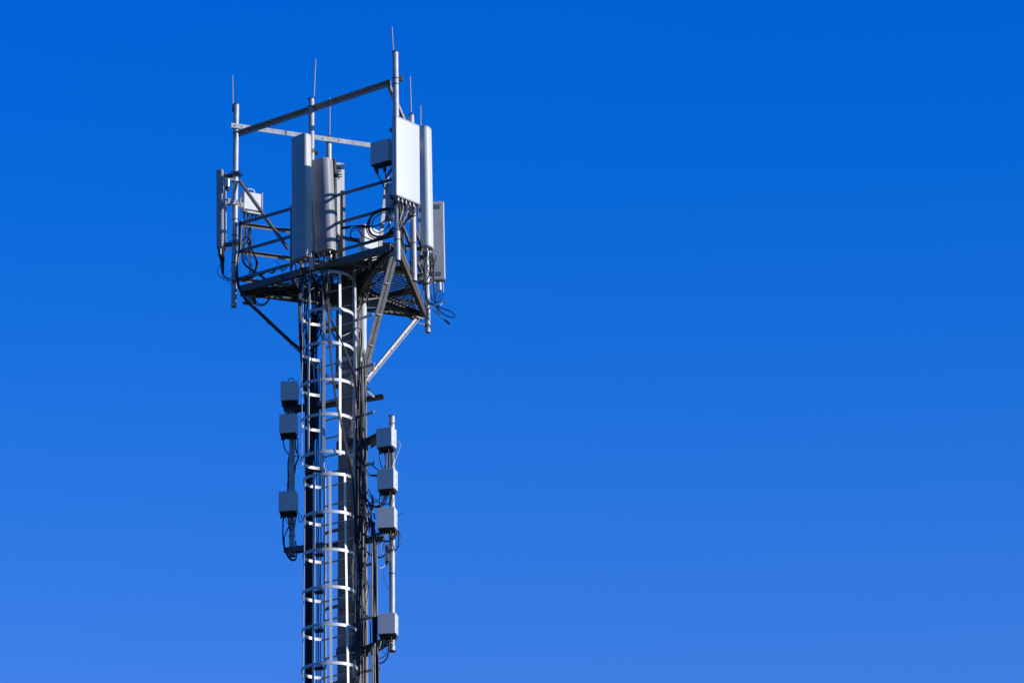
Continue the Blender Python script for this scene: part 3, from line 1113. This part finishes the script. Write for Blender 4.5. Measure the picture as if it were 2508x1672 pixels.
bundle('black cables dropping through the ladder opening from the shaded tall panel',
       [([(735 + i * 3, 655, -.9), (733 + i * 4, 690, -.95), (731.5 + i * 2.6, 720, -.95), (733 + i * 2, 800, -.9), (736 + i * 2, 860, -.6), (742 + i * 2, 930, -.2), (748 + i * 2, 990, .0)], .0105) for i in range(3)] +
       [([(745 + i * 6, 655, -.9), (742 + i * 7, 680, -.85), (752 + i * 8, 700, -.6), (770 + i * 6, 722, -.3), (790 + i * 4, 745, -.2)], .010) for i in range(4)])
bundle('thin cables hanging from the rounded grey panel into the cage',
       [([(782 + i * 6, 626, -.97), (782 + i * 6.5, 650, -1.0), (790 + i * 3, 690, -1.04), (796 + i * 1.5, 740, -1.02), (799 + i * 2, 760, -1.0)], .0065) for i in range(4)] +
       [([(810, 642, -1.0), (806, 655, -1.05), (808, 690, -1.05), (806, 745, -1.05)], .004)])
bundle('black cables coiled around the inside of the ladder cage top',
       [([(760, 775, .0), (766, 760, .0), (780, 748, .0), (790, 752, .0), (786, 790, .0), (772, 830, .05)], .012),
        ([(800, 755, -.2), (812, 770, -.2), (814, 800, -.2), (806, 825, -.2), (795, 835, -.2), (790, 832, -.2)], .008),
        ([(770, 850, .1), (782, 820, .1), (795, 800, .1), (806, 790, .0)], .010),
        ([(792, 760, -.2), (800, 790, -.2), (812, 812, -.2), (822, 830, -.2)], .011)])

# cables at the left corner
bundle('black cable loops hanging under the silver finned box at the left corner',
       [([(607, 532, .45), (607, 560, .4), (612, 590, .35), (614, 600, .35)], .0075),
        ([(613, 532, .45), (611, 552, .4), (606, 565, .3), (597, 569, .3), (592, 562, .3)], .0045),
        ([(612, 530, .45), (611, 560, .4), (609, 585, .35), (601, 605, .3), (595, 622, .3), (594, 636, .3), (602, 651, .3), (620, 664, .3), (648, 684, .3), (680, 712, .3)], .0105),
        ([(600, 530, .4), (600, 560, .36), (598, 600, .34), (595, 625, .3), (597, 640, .3), (606, 652, .3), (624, 664, .3), (650, 682, .3), (690, 716, .3)], .009),
        ([(592, 600, .2), (594, 588, .2), (603, 579, .2), (610, 586, .2), (614, 602, .2), (620, 620, .2), (627, 638, .2), (627, 652, .2), (620, 668, .2), (606, 678, .2), (590, 684, .2), (578, 683, .2)], .0105),
        ([(612, 582, .2), (616, 600, .2), (615, 612, .2), (626, 630, .2), (631, 646, .2), (626, 662, .2), (612, 675, .2), (596, 683, .2), (580, 686, .2)], .0105)])
bundle('thick black cable strapped down the inner side of the far left pole',
       [([(590, 540, .2), (589, 580, .2), (587, 615, .2), (582, 640, .2), (581, 670, .2), (585, 700, .2), (594, 722, .15), (608, 742, .1), (640, 770, .1), (680, 808, .1), (715, 838, .05), (736, 858, .0), (748, 900, .05)], .018),
        ([(586, 542, .22), (586, 600, .2), (580, 650, .2), (579, 680, .2), (584, 705, .2), (600, 735, .14)], .010)])
bundle('thin cables curving from the black shroud to the far left pole',
       [([(546, 668, .33), (548, 674, .3), (560, 682, .2), (575, 688, .2)], .007),
        ([(545, 666, .33), (549, 677, .3), (556, 684, .2), (574, 692, .2)], .0065),
        ([(540, 648, .33), (533, 662, .3), (536, 674, .3), (548, 681, .25), (562, 683, .2)], .005),
        ([(544, 675, .3), (546, 684, .3), (553, 687, .25), (562, 685, .2), (575, 668, .2)], .004),
        ([(558, 684, .2), (561, 692, .2), (568, 696, .2)], .004),
        ([(560, 678, .2), (562, 668, .2), (569, 652, .25)], .004)])
bundle('short cable loop sagging below the left arm of the platform',
       [([(619, 728, .2), (624, 742, .15), (634, 748, .15), (646, 747, .15), (655, 740, .15), (661, 728, .2)], .0095),
        ([(622, 728, .2), (628, 740, .15), (638, 745, .15), (648, 744, .15), (656, 736, .15), (659, 728, .2)], .008),
        ([(631, 735, .15), (626, 743, .15), (620, 752, .1)], .003)])
bundle('thin wires crossing the front edge beam beside the shaded tall panel',
       [([(674, 638, -.2), (684, 648, -.25), (690, 655, -.35), (691, 678, -.4), (696, 686, -.3)], .004),
        ([(693, 654, -.35), (692, 676, -.4), (695, 690, -.3)], .004)])

# loops at corner B
bundle('large coil of black cable hanging on the guard rail left of the tallest pole',
       [([(925, 428, -1.5), (938, 452, -1.48), (950, 478, -1.46), (956, 495, -1.35), (958, 515, -1.4)], .009),
        ([(943, 424, -1.5), (949, 450, -1.48), (953, 480, -1.46), (957, 500, -1.35), (959, 520, -1.4)], .009),
        ([(957, 512, -1.5), (940, 512, -1.5), (922, 518, -1.5), (908, 533, -1.5), (903, 555, -1.5), (907, 570, -1.5), (918, 578, -1.5), (935, 579, -1.5), (952, 570, -1.5), (964, 556, -1.55)], .017),
        ([(955, 515, -1.5), (948, 532, -1.5), (938, 545, -1.5), (922, 553, -1.5), (906, 555.5, -1.5)], .012),
        ([(906, 555, -1.5), (890, 553, -1.45), (865, 554, -1.38), (846, 557, -1.3)], .011),
        ([(906, 557, -1.5), (888, 556, -1.4), (866, 559, -1.3), (859, 568, -1.3), (860, 582, -1.3), (872, 592, -1.35), (890, 595, -1.4), (910, 592, -1.45), (932, 583, -1.5), (956, 573, -1.5)], .0095),
        ([(903, 558, -1.5), (885, 560, -1.4), (866, 565, -1.3), (860, 570, -1.3)], .006),
        ([(904, 560, -1.5), (906, 568, -1.5), (916, 578, -1.5), (930, 582, -1.5), (950, 576, -1.5), (964, 560, -1.55)], .008),
        ([(856, 556, -1.25), (848, 557.5, -1.2), (838, 558.5, -1.15)], .022)])
pl_ = []
for i in range(9):
    x0 = 979 + i * 5.2
    y0 = 486 + i * 2.1
    x1 = 974 + rnd.uniform(-6, 8)
    pl_.append(([(x0, y0, -1.72 + i * .03), (x0 + rnd.uniform(-1, 2), y0 + 22, -1.7), ((x0 + x1) / 2 + rnd.uniform(-2, 3), 538 + rnd.uniform(-6, 8), -1.7), (x1, 560 + rnd.uniform(-5, 9), -1.69), (956 + rnd.uniform(-8, 4), 574 + rnd.uniform(-4, 4), -1.6)], rnd.choice((.006, .008, .009)), 'ivory' if i in (1, 4) else 'black'))
pl_.append(([(983, 540, -1.6), (981, 570, -1.6), (984, 590, -1.5), (992, 604, -1.2), (994, 620, -1.0)], .011))
pl_.append(([(1015, 520, -1.4), (1010, 532, -1.45), (998, 545, -1.5), (985, 553, -1.6), (972, 560, -1.68)], .009))
pl_.append(([(962, 510, -1.66), (972, 545, -1.68), (980, 560, -1.65)], .006))
bundle('jumper cables gathering below the wide white panel', pl_)
t = thing('relay_block', P(1008, 528, -.5), 'small plated filter block with plugs on the shaded pole below the wide white panel', 'filter')
MB().box(P(1007, 527, -.5), X_, Y_, Z_, .07, .05, .06).bevel(.005, 1).build('case', 'dark', t)
MB().tube(P(1013, 523, -.52), P(1013, 532, -.52), .012, n=8).build('plug', 'conn', t)
t = thing('ring_bracket', P(990, 560, -.9), 'pale bracket strip with a dark band right of the tallest pole', 'bracket')
MB().bar(P(989, 505, -.9), P(987.5, 545, -.9), .05, .02, X_).build('strip', 'galv_light', t)

# cables at corner C
bundle('black cables looping from the tall narrow panel round its pole',
       [([(1037, 614, .95), (1037, 640, .9), (1030, 668, .9), (1022, 688, .9), (1010, 698, .8), (990, 712, .4)], .010),
        ([(1041, 616, .95), (1041, 650, .9), (1038, 690, .95), (1040, 710, 1.0)], .009),
        ([(1056, 622, .95), (1061, 645, .95), (1063, 668, .95), (1060, 686, .95), (1050, 695, .9), (1035, 696, .9), (1018, 690, .9), (1000, 680, .6), (985, 667, .2), (970, 660, -.1)], .010),
        ([(1059, 620, .95), (1064, 650, .95), (1062, 678, .95), (1053, 690, .9), (1040, 693, .9), (1024, 688, .9), (1010, 682, .6)], .007),
        ([(1036, 670, .9), (1028, 680, .9), (1018, 692, .8), (1004, 704, .6), (985, 716, .3), (950, 726, .2)], .012),
        ([(1034, 694, .9), (1035, 712, .9), (1033, 726, .9)], .006), ([(1042, 700, .95), (1043, 720, .9), (1050, 740, .9), (1062, 745, .9)], .009)])
bundle('loose cable ends and loops dangling free at the lower right of the platform',
       [([(1062, 692, 1.3), (1063, 710, 1.3), (1066, 735, 1.25), (1067, 742, 1.2)], .010),
        ([(1071, 692, 1.4), (1071, 710, 1.4), (1067, 730, 1.3), (1064, 742, 1.25)], .008),
        ([(1052, 700, 1.0), (1054, 718, 1.0), (1060, 735, 1.1), (1067, 745, 1.2), (1072, 760, 1.2), (1078, 772, 1.2)], .008),
        ([(1042, 700, 1.0), (1043, 725, 1.0), (1050, 742, 1.05), (1058, 755, 1.1), (1075, 771, 1.15), (1088, 783, 1.2), (1100, 793, 1.2)], .009),
        ([(1050, 743, 1.05), (1064, 748, 1.2), (1080, 754, 1.2), (1100, 761, 1.2), (1112, 769, 1.2), (1114, 775, 1.2), (1106, 777, 1.2), (1090, 771, 1.2), (1078, 762, 1.2), (1070, 750, 1.2)], .0085),
        ([(1070, 742, 1.2), (1078, 736, 1.2), (1083, 724, 1.2), (1086, 716, 1.2)], .007),
        ([(1068, 741, 1.2), (1074, 730, 1.2), (1078, 724, 1.2)], .008),
        ([(1070, 749, 1.2), (1080, 746, 1.2), (1088, 740, 1.2), (1093, 737, 1.2)], .007),
        ([(1090, 784, 1.2), (1096, 789, 1.2), (1101, 794, 1.2)], .015)])
cn = thing('cable_connector', P(1080, 745, 1.2), 'pale plug on the loose cable ends at the lower right', 'connector')
MB().tube(P(1077, 747, 1.2), P(1084, 742, 1.2), .014, n=8).build('sleeve', 'galv_light', cn)
MB().tube(P(1088, 740, 1.2), P(1094, 737, 1.2), .013, n=8).build('plug', 'conn', cn)
cn = thing('cable_connector', P(1078, 724, 1.2), 'plated cylinder plug hanging under the rightmost grey backed panel', 'connector')
MB().tube(P(1077, 692, 1.45), P(1077.5, 711, 1.45), .026, n=12).build('sleeve', 'box', cn)
MB().tube(P(1077.5, 711, 1.45), P(1078.5, 721, 1.45), .008, n=8).build('plug', 'under', cn)
MB().tube(P(1085.5, 690, 1.45), P(1086, 719, 1.45), .007, n=8).build('rod', 'conn', cn)
cn = thing('cable_connector', P(1046, 640, .95), 'pale grey jumper sleeve directly under the tall narrow panel', 'connector')
MB().tube(P(1046.5, 614, .95), P(1046.5, 636, .95), .024, n=12).build('sleeve', 'box', cn)
MB().tube(P(1046, 637, .95), P(1047.5, 664, .97), .017, n=10).build('plug', 'conn', cn)
# yellow earth cable
bundle('yellow green earth cable along the right arm of the platform', [([(885, 720, .1), (900, 735, .3), (945, 753, .75), (985, 768, 1.05), (1010, 783, 1.15), (1025, 791, 1.2), (1038, 794, 1.25), (1046, 791, 1.28)], .0065, 'yellow')], name='earth_cable')
bundle('thick black cables bending over the hub from the platform to the mast', [
    ([(1000, 706, .3), (960, 720, .15), (925, 730, -.1), (890, 735, -.25), (872, 740, -.4), (865, 752, -.5)], .014),
    ([(940, 728, .1), (910, 735, -.1), (888, 745, -.25), (878, 770, -.35), (874, 800, -.4)], .010),
    ([(955, 655, -.8), (930, 685, -.5), (905, 700, -.3), (885, 705, -.3), (875, 720, -.35), (870, 745, -.45)], .012),
    ([(915, 700, -.2), (905, 716, -.25), (890, 725, -.3), (880, 745, -.35)], .008)])

def along(a, b, n_, z, spread, r, sag=.02):
    out = []
    for i in range(n_):
        off = (i - n_ / 2) * spread
        d = (b - a).normalized(); s_ = V((-d.y, d.x, 0))
        pts = []
        for k in range(9):
            p = a.lerp(b, k / 8) + s_ * (off + rnd.uniform(-.02, .02))
            pts.append(V((p.x, p.y, z + rnd.uniform(-sag, sag) - (.03 if k % 2 else 0))))
        out.append((pts, r))
    return out


def cable_run(label, runs):
    t = thing('cable_bundle', runs[0][0][0], label, 'cable')
    for pts, r in runs: MB().path(pts, r).build('cable', 'black', t)
    return t


cable_run('black cables lying along the left arm under the platform grating', along(A * .9, A * .14, 5, ZF - .06, .035, .011))
cable_run('black cables lying along the front arm towards the tallest pole', along(B * .92, B * .14, 5, ZF - .05, .035, .011))
cable_run('black cables lying along the right arm beside the yellow green earth cable', along(C * .9, C * .16, 4, ZF - .04, .035, .011))
cable_run('black cables slung along the long front guard rails', along(up(A.lerp(B, .05), 0) * .97, up(A.lerp(B, .32), 0) * .97, 2, ZF + .17, .01, .008, .03))
cable_run('black cables tied along the guard rail below the wide white panel', along(B.lerp(C, .04) * .97, B.lerp(C, .6) * .97, 3, ZF + .12, .012, .010, .035))
r2 = random.Random(21)


def tangle(label, n_, x0, x1, y0, y1, Y, rs, w=10, m=None):
    cs = []
    for i in range(n_):
        xa, xb = r2.uniform(x0, x1), r2.uniform(x0, x1)
        ya = r2.uniform(y0, y0 + (y1 - y0) * .3); yb = r2.uniform(y0 + (y1 - y0) * .6, y1)
        pts = []
        for k in range(6):
            f = k / 5
            pts.append((xa + (xb - xa) * f + r2.uniform(-w, w), ya + (yb - ya) * f + r2.uniform(-w * .5, w * .5), Y + r2.uniform(-.05, .05)))
        cs.append((pts, r2.choice(rs)))
    return bundle(label, cs)


tangle('tangle of black cables where the platform meets the ladder cage', 12, 738, 800, 650, 745, -.75, (.007, .009, .011), 7)
tangle('knot of black cables under the right side of the platform hub', 9, 862, 905, 655, 760, -.35, (.007, .009, .012), 7)
tangle('messy black cables around the pole under the tall narrow panel', 7, 1028, 1066, 612, 705, .98, (.005, .007, .009), 7)
tangle('loose cables hanging between the grating and the lower end of the shaded pole', 5, 985, 1020, 640, 745, .35, (.006, .009), 8)
tangle('messy black cables on the grating edge right of the tallest pole', 6, 978, 1030, 610, 720, -.1, (.006, .008), 9)
tangle('thin loose wires behind the far left pole', 6, 586, 618, 545, 690, .25, (.004, .006, .008), 7)
tangle('snarl of cables beside the mast level with the second and third right boxes', 9, 872, 912, 1180, 1330, -.66, (.005, .007, .009), 6)
tangle('snarl of cables beside the mast below the bunched loops', 7, 872, 900, 1330, 1500, -.66, (.005, .007, .009), 6)
tangle('knot of cables behind the upper caged ladder, below the platform', 9, 748, 792, 745, 900, .05, (.008, .010, .012), 8)
bundle('second coil of black cable hung inside the large one at the guard rail',
       [([(956, 520, -1.45), (936, 522, -1.45), (918, 534, -1.45), (911, 552, -1.45), (916, 566, -1.45), (930, 570, -1.45), (946, 560, -1.45), (957, 540, -1.45), (958, 524, -1.45)], .008),
        ([(950, 572, -1.5), (934, 582, -1.5), (918, 584, -1.5), (905, 576, -1.5), (898, 560, -1.5), (902, 540, -1.5), (915, 526, -1.5), (934, 518, -1.5)], .009),
        ([(876, 554, -1.35), (882, 570, -1.35), (896, 582, -1.4), (915, 588, -1.45), (935, 588, -1.48), (955, 578, -1.5)], .008)])
# cables at the left boxes
# cables at the boxes
bundle('black jumpers between the two upper radio boxes left of the cage',
       [([(696, 992, .25), (698, 1005, .25), (704, 1018, .28)], .010), ([(700, 992, .25), (702, 1003, .25), (707, 1016, .28)], .009),
        ([(726, 992, .3), (729, 1005, .3), (726, 1016, .3)], .007), ([(722, 992, .3), (724, 1008, .3), (725, 1016, .3)], .007)])
bundle('black jumpers hanging under the middle radio box left of the cage',
       [([(693, 1070, .25), (694, 1085, .25), (698, 1100, .3), (706, 1110, .4), (718, 1115, .4), (730, 1118, .3)], .009),
        ([(722, 1072, .3), (724, 1090, .3), (726, 1105, .3), (732, 1116, .3)], .010), ([(728, 1072, .3), (730, 1090, .3), (729, 1108, .3), (733, 1118, .3)], .008),
        ([(732, 1118, .3), (727, 1130, .32), (723, 1142, .36), (722, 1160, .4)], .012),
        ([(709, 1113, .4), (706, 1130, .42), (706, 1160, .42), (706, 1190, .42), (704, 1204, .4)], .012),
        ([(708, 1160, .42), (704, 1185, .42), (706, 1200, .42), (716, 1206, .42)], .006)])
bundle('long cable loop sagging below the lowest left radio box',
       [([(694, 1262, .28), (693, 1290, .3), (693, 1315, .3), (695, 1335, .3), (700, 1352, .3), (708, 1366, .3), (718, 1372, .3), (725, 1366, .3), (726, 1348, .3), (724, 1325, .35)], .0105),
        ([(704, 1262, .28), (708, 1285, .3), (702, 1300, .3), (696, 1318, .3), (697, 1338, .3), (704, 1358, .3), (714, 1369, .3), (722, 1369, .3)], .0095),
        ([(725, 1262, .28), (723, 1280, .3), (718, 1295, .35), (711, 1298, .36), (708, 1290, .36), (706, 1270, .3)], .007),
        ([(732, 1256, .3), (737, 1262, .3), (740, 1272, .3), (737, 1279, .3), (733, 1275, .3), (731, 1262, .3)], .0055),
        ([(700, 1262, .28), (701, 1275, .3), (706, 1282, .3)], .005)])
# cables at the right boxes
bundle('black jumpers hanging from the topmost right radio box',
       [([(929, 1103, -.92), (929.5, 1118, -.9), (933, 1135, -.9), (938, 1149, -.9)], .009),
        ([(940, 1101, -.9), (943, 1118, -.88), (944, 1135, -.88), (940, 1149, -.88)], .007),
        ([(945, 1100, -.88), (946, 1120, -.86), (946, 1138, -.86), (944, 1150, -.86)], .012),
        ([(953, 1098, -.86), (953, 1120, -.84), (953, 1150, -.84)], .016),
        ([(965, 1100, -.8), (964, 1125, -.8), (958, 1150, -.82)], .006),
        ([(899, 1132, -.6), (910, 1138, -.7), (922, 1147, -.8), (935, 1150.5, -.85), (950, 1148, -.85)], .008),
        ([(895, 1146, -.5), (902, 1158, -.6), (910, 1163, -.7), (915, 1163, -.75)], .006), ([(893, 1155, -.5), (900, 1163, -.6), (910, 1165, -.7)], .006),
        ([(911, 1163.5, -.72), (922, 1164.5, -.8)], .017)])
bundle('pale earth cable curling round the topmost right radio box', [([(962, 1088, -.82), (969, 1082, -.78), (975, 1079, -.78), (979, 1084, -.78), (979.5, 1094, -.78), (975, 1108, -.78), (968, 1128, -.8), (962, 1148, -.82)], .006, 'ivory')], name='earth_cable')
bundle('black cable loops under the second right radio box',
       [([(931, 1208, -.92), (930.5, 1225, -.9), (932, 1240, -.9), (934, 1247, -.9)], .010),
        ([(944, 1206, -.9), (941, 1222, -.88), (932, 1235, -.85), (918, 1240, -.8), (905, 1232, -.7), (896, 1218, -.6), (892, 1200, -.5)], .0125),
        ([(948, 1206, -.9), (946, 1222, -.88), (938, 1236, -.85), (925, 1242, -.8), (910, 1238, -.7), (898, 1225, -.6)], .010),
        ([(940, 1218, -.9), (932, 1222.5, -.85), (918, 1222, -.8), (905, 1214, -.7), (895, 1204, -.6)], .0055),
        ([(960, 1205, -.88), (959.5, 1220, -.86), (955, 1230, -.86), (945, 1235, -.84), (935, 1233, -.8), (925, 1228, -.78), (915, 1228, -.75), (905, 1232, -.7), (898, 1240, -.6)], .008),
        ([(905, 1236, -.65), (910, 1248, -.7), (916, 1258, -.75), (918, 1270, -.8)], .011),
        ([(888, 1236, -.5), (898, 1235, -.55), (906, 1242, -.65), (909, 1256, -.72), (910, 1272, -.78)], .009)])
bundle('yellow earth cable in front of the right pole above the third box', [([(967, 1206, -.84), (965, 1222, -.86), (960, 1236, -.86), (956, 1247, -.86)], .006, 'yellow')], name='earth_cable')
bundle('bunched black cable loops below the third right radio box',
       [([(925, 1302, -.9), (926, 1312, -.9), (934, 1321, -.9), (948, 1325, -.9), (962, 1321, -.88), (972, 1308, -.86), (974, 1295, -.84)], .0125),
        ([(931, 1302, -.9), (928, 1314, -.9), (938, 1323, -.9), (952, 1324, -.9), (965, 1315, -.88), (971, 1300, -.86)], .010),
        ([(961, 1300, -.88), (962, 1320, -.88), (964, 1338, -.86), (968, 1347, -.86), (974, 1340, -.86), (977, 1320, -.86), (976, 1305, -.84), (973, 1292, -.82)], .0075),
        ([(975, 1298, -.84), (982, 1312, -.84), (985, 1325, -.84), (980, 1335, -.84), (968, 1338, -.84), (955, 1331, -.86)], .0035),
        ([(925, 1305, -.9), (916, 1313, -.85), (905, 1314, -.8), (893, 1308, -.7), (884, 1300, -.6)], .010),
        ([(922, 1322, -.88), (910, 1322, -.8), (896, 1314, -.7), (886, 1306, -.6)], .0085),
        ([(934, 1326, -.9), (926, 1331, -.85), (912, 1331, -.8), (898, 1324, -.7)], .005),
        ([(968, 1299, -.87), (964, 1312, -.87), (956, 1320, -.88)], .009),
        ([(942, 1325, -.9), (938, 1338, -.88), (936, 1350, -.86)], .005)])
bundle('pale cable drooping from the third right radio box to the dark junction box',
       [([(944, 1300, -.92), (943, 1312, -.92), (936, 1322, -.9), (932.5, 1336, -.88), (934, 1350, -.86), (941, 1357, -.84)], .0055, 'ivory'),
        ([(949, 1300, -.92), (949, 1308, -.92), (944, 1318, -.91), (938, 1322, -.9)], .005, 'yellow')], name='earth_cable')
bundle('black and white cables from the dark junction box back to the free bundle',
       [([(945, 1355, -.82), (936, 1363, -.82), (925, 1364, -.82), (912, 1360, -.8), (900, 1352, -.75), (888, 1340, -.65)], .012),
        ([(943, 1383, -.8), (938, 1388, -.82), (930, 1390, -.85), (922, 1388, -.85)], .008, 'ivory'),
        ([(937, 1385, -.8), (940, 1410, -.8), (946, 1430, -.78), (953, 1442, -.76)], .004),
        ([(966, 1268, -.8), (975, 1262, -.8), (985, 1257, -.8), (994, 1253, -.8)], .0035),
        ([(911, 1272, -.8), (906, 1290, -.78), (903, 1305, -.75)], .004)])
bundle('cable tails looping under the lowest right radio box',
       [([(933, 1563, -.9), (932, 1575, -.9), (928, 1588, -.88)], .008, 'ivory'),
        ([(951, 1562, -.9), (952, 1580, -.88), (951, 1600, -.86), (946, 1613, -.86), (936, 1622, -.86), (926, 1623, -.88)], .0115),
        ([(948, 1600, -.88), (938, 1608, -.86), (926, 1613, -.86)], .006), ([(946, 1580, -.88), (936, 1588, -.86), (925, 1593, -.86)], .009),
        ([(962, 1560, -.88), (960, 1572, -.86), (955, 1584, -.84), (955, 1592, -.84)], .006), ([(970, 1560, -.86), (967, 1574, -.86), (958, 1586, -.84)], .0045),
        ([(934, 1585, -.88), (939, 1596, -.88), (944, 1599, -.88), (947, 1592, -.88), (946, 1582, -.88)], .004),
        ([(968, 1560, -.87), (964, 1570, -.87), (955, 1573, -.88), (952, 1568, -.88)], .006, 'ivory')])
bundle('thin wires and ties crossing the struts below the platform', [
    ([(718, 840, .05), (725, 832, .0), (733, 824, -.1)], .003), ([(905, 697, -.9), (925, 697.5, -.85), (955, 697.5, -.75)], .003)], cat='wire')
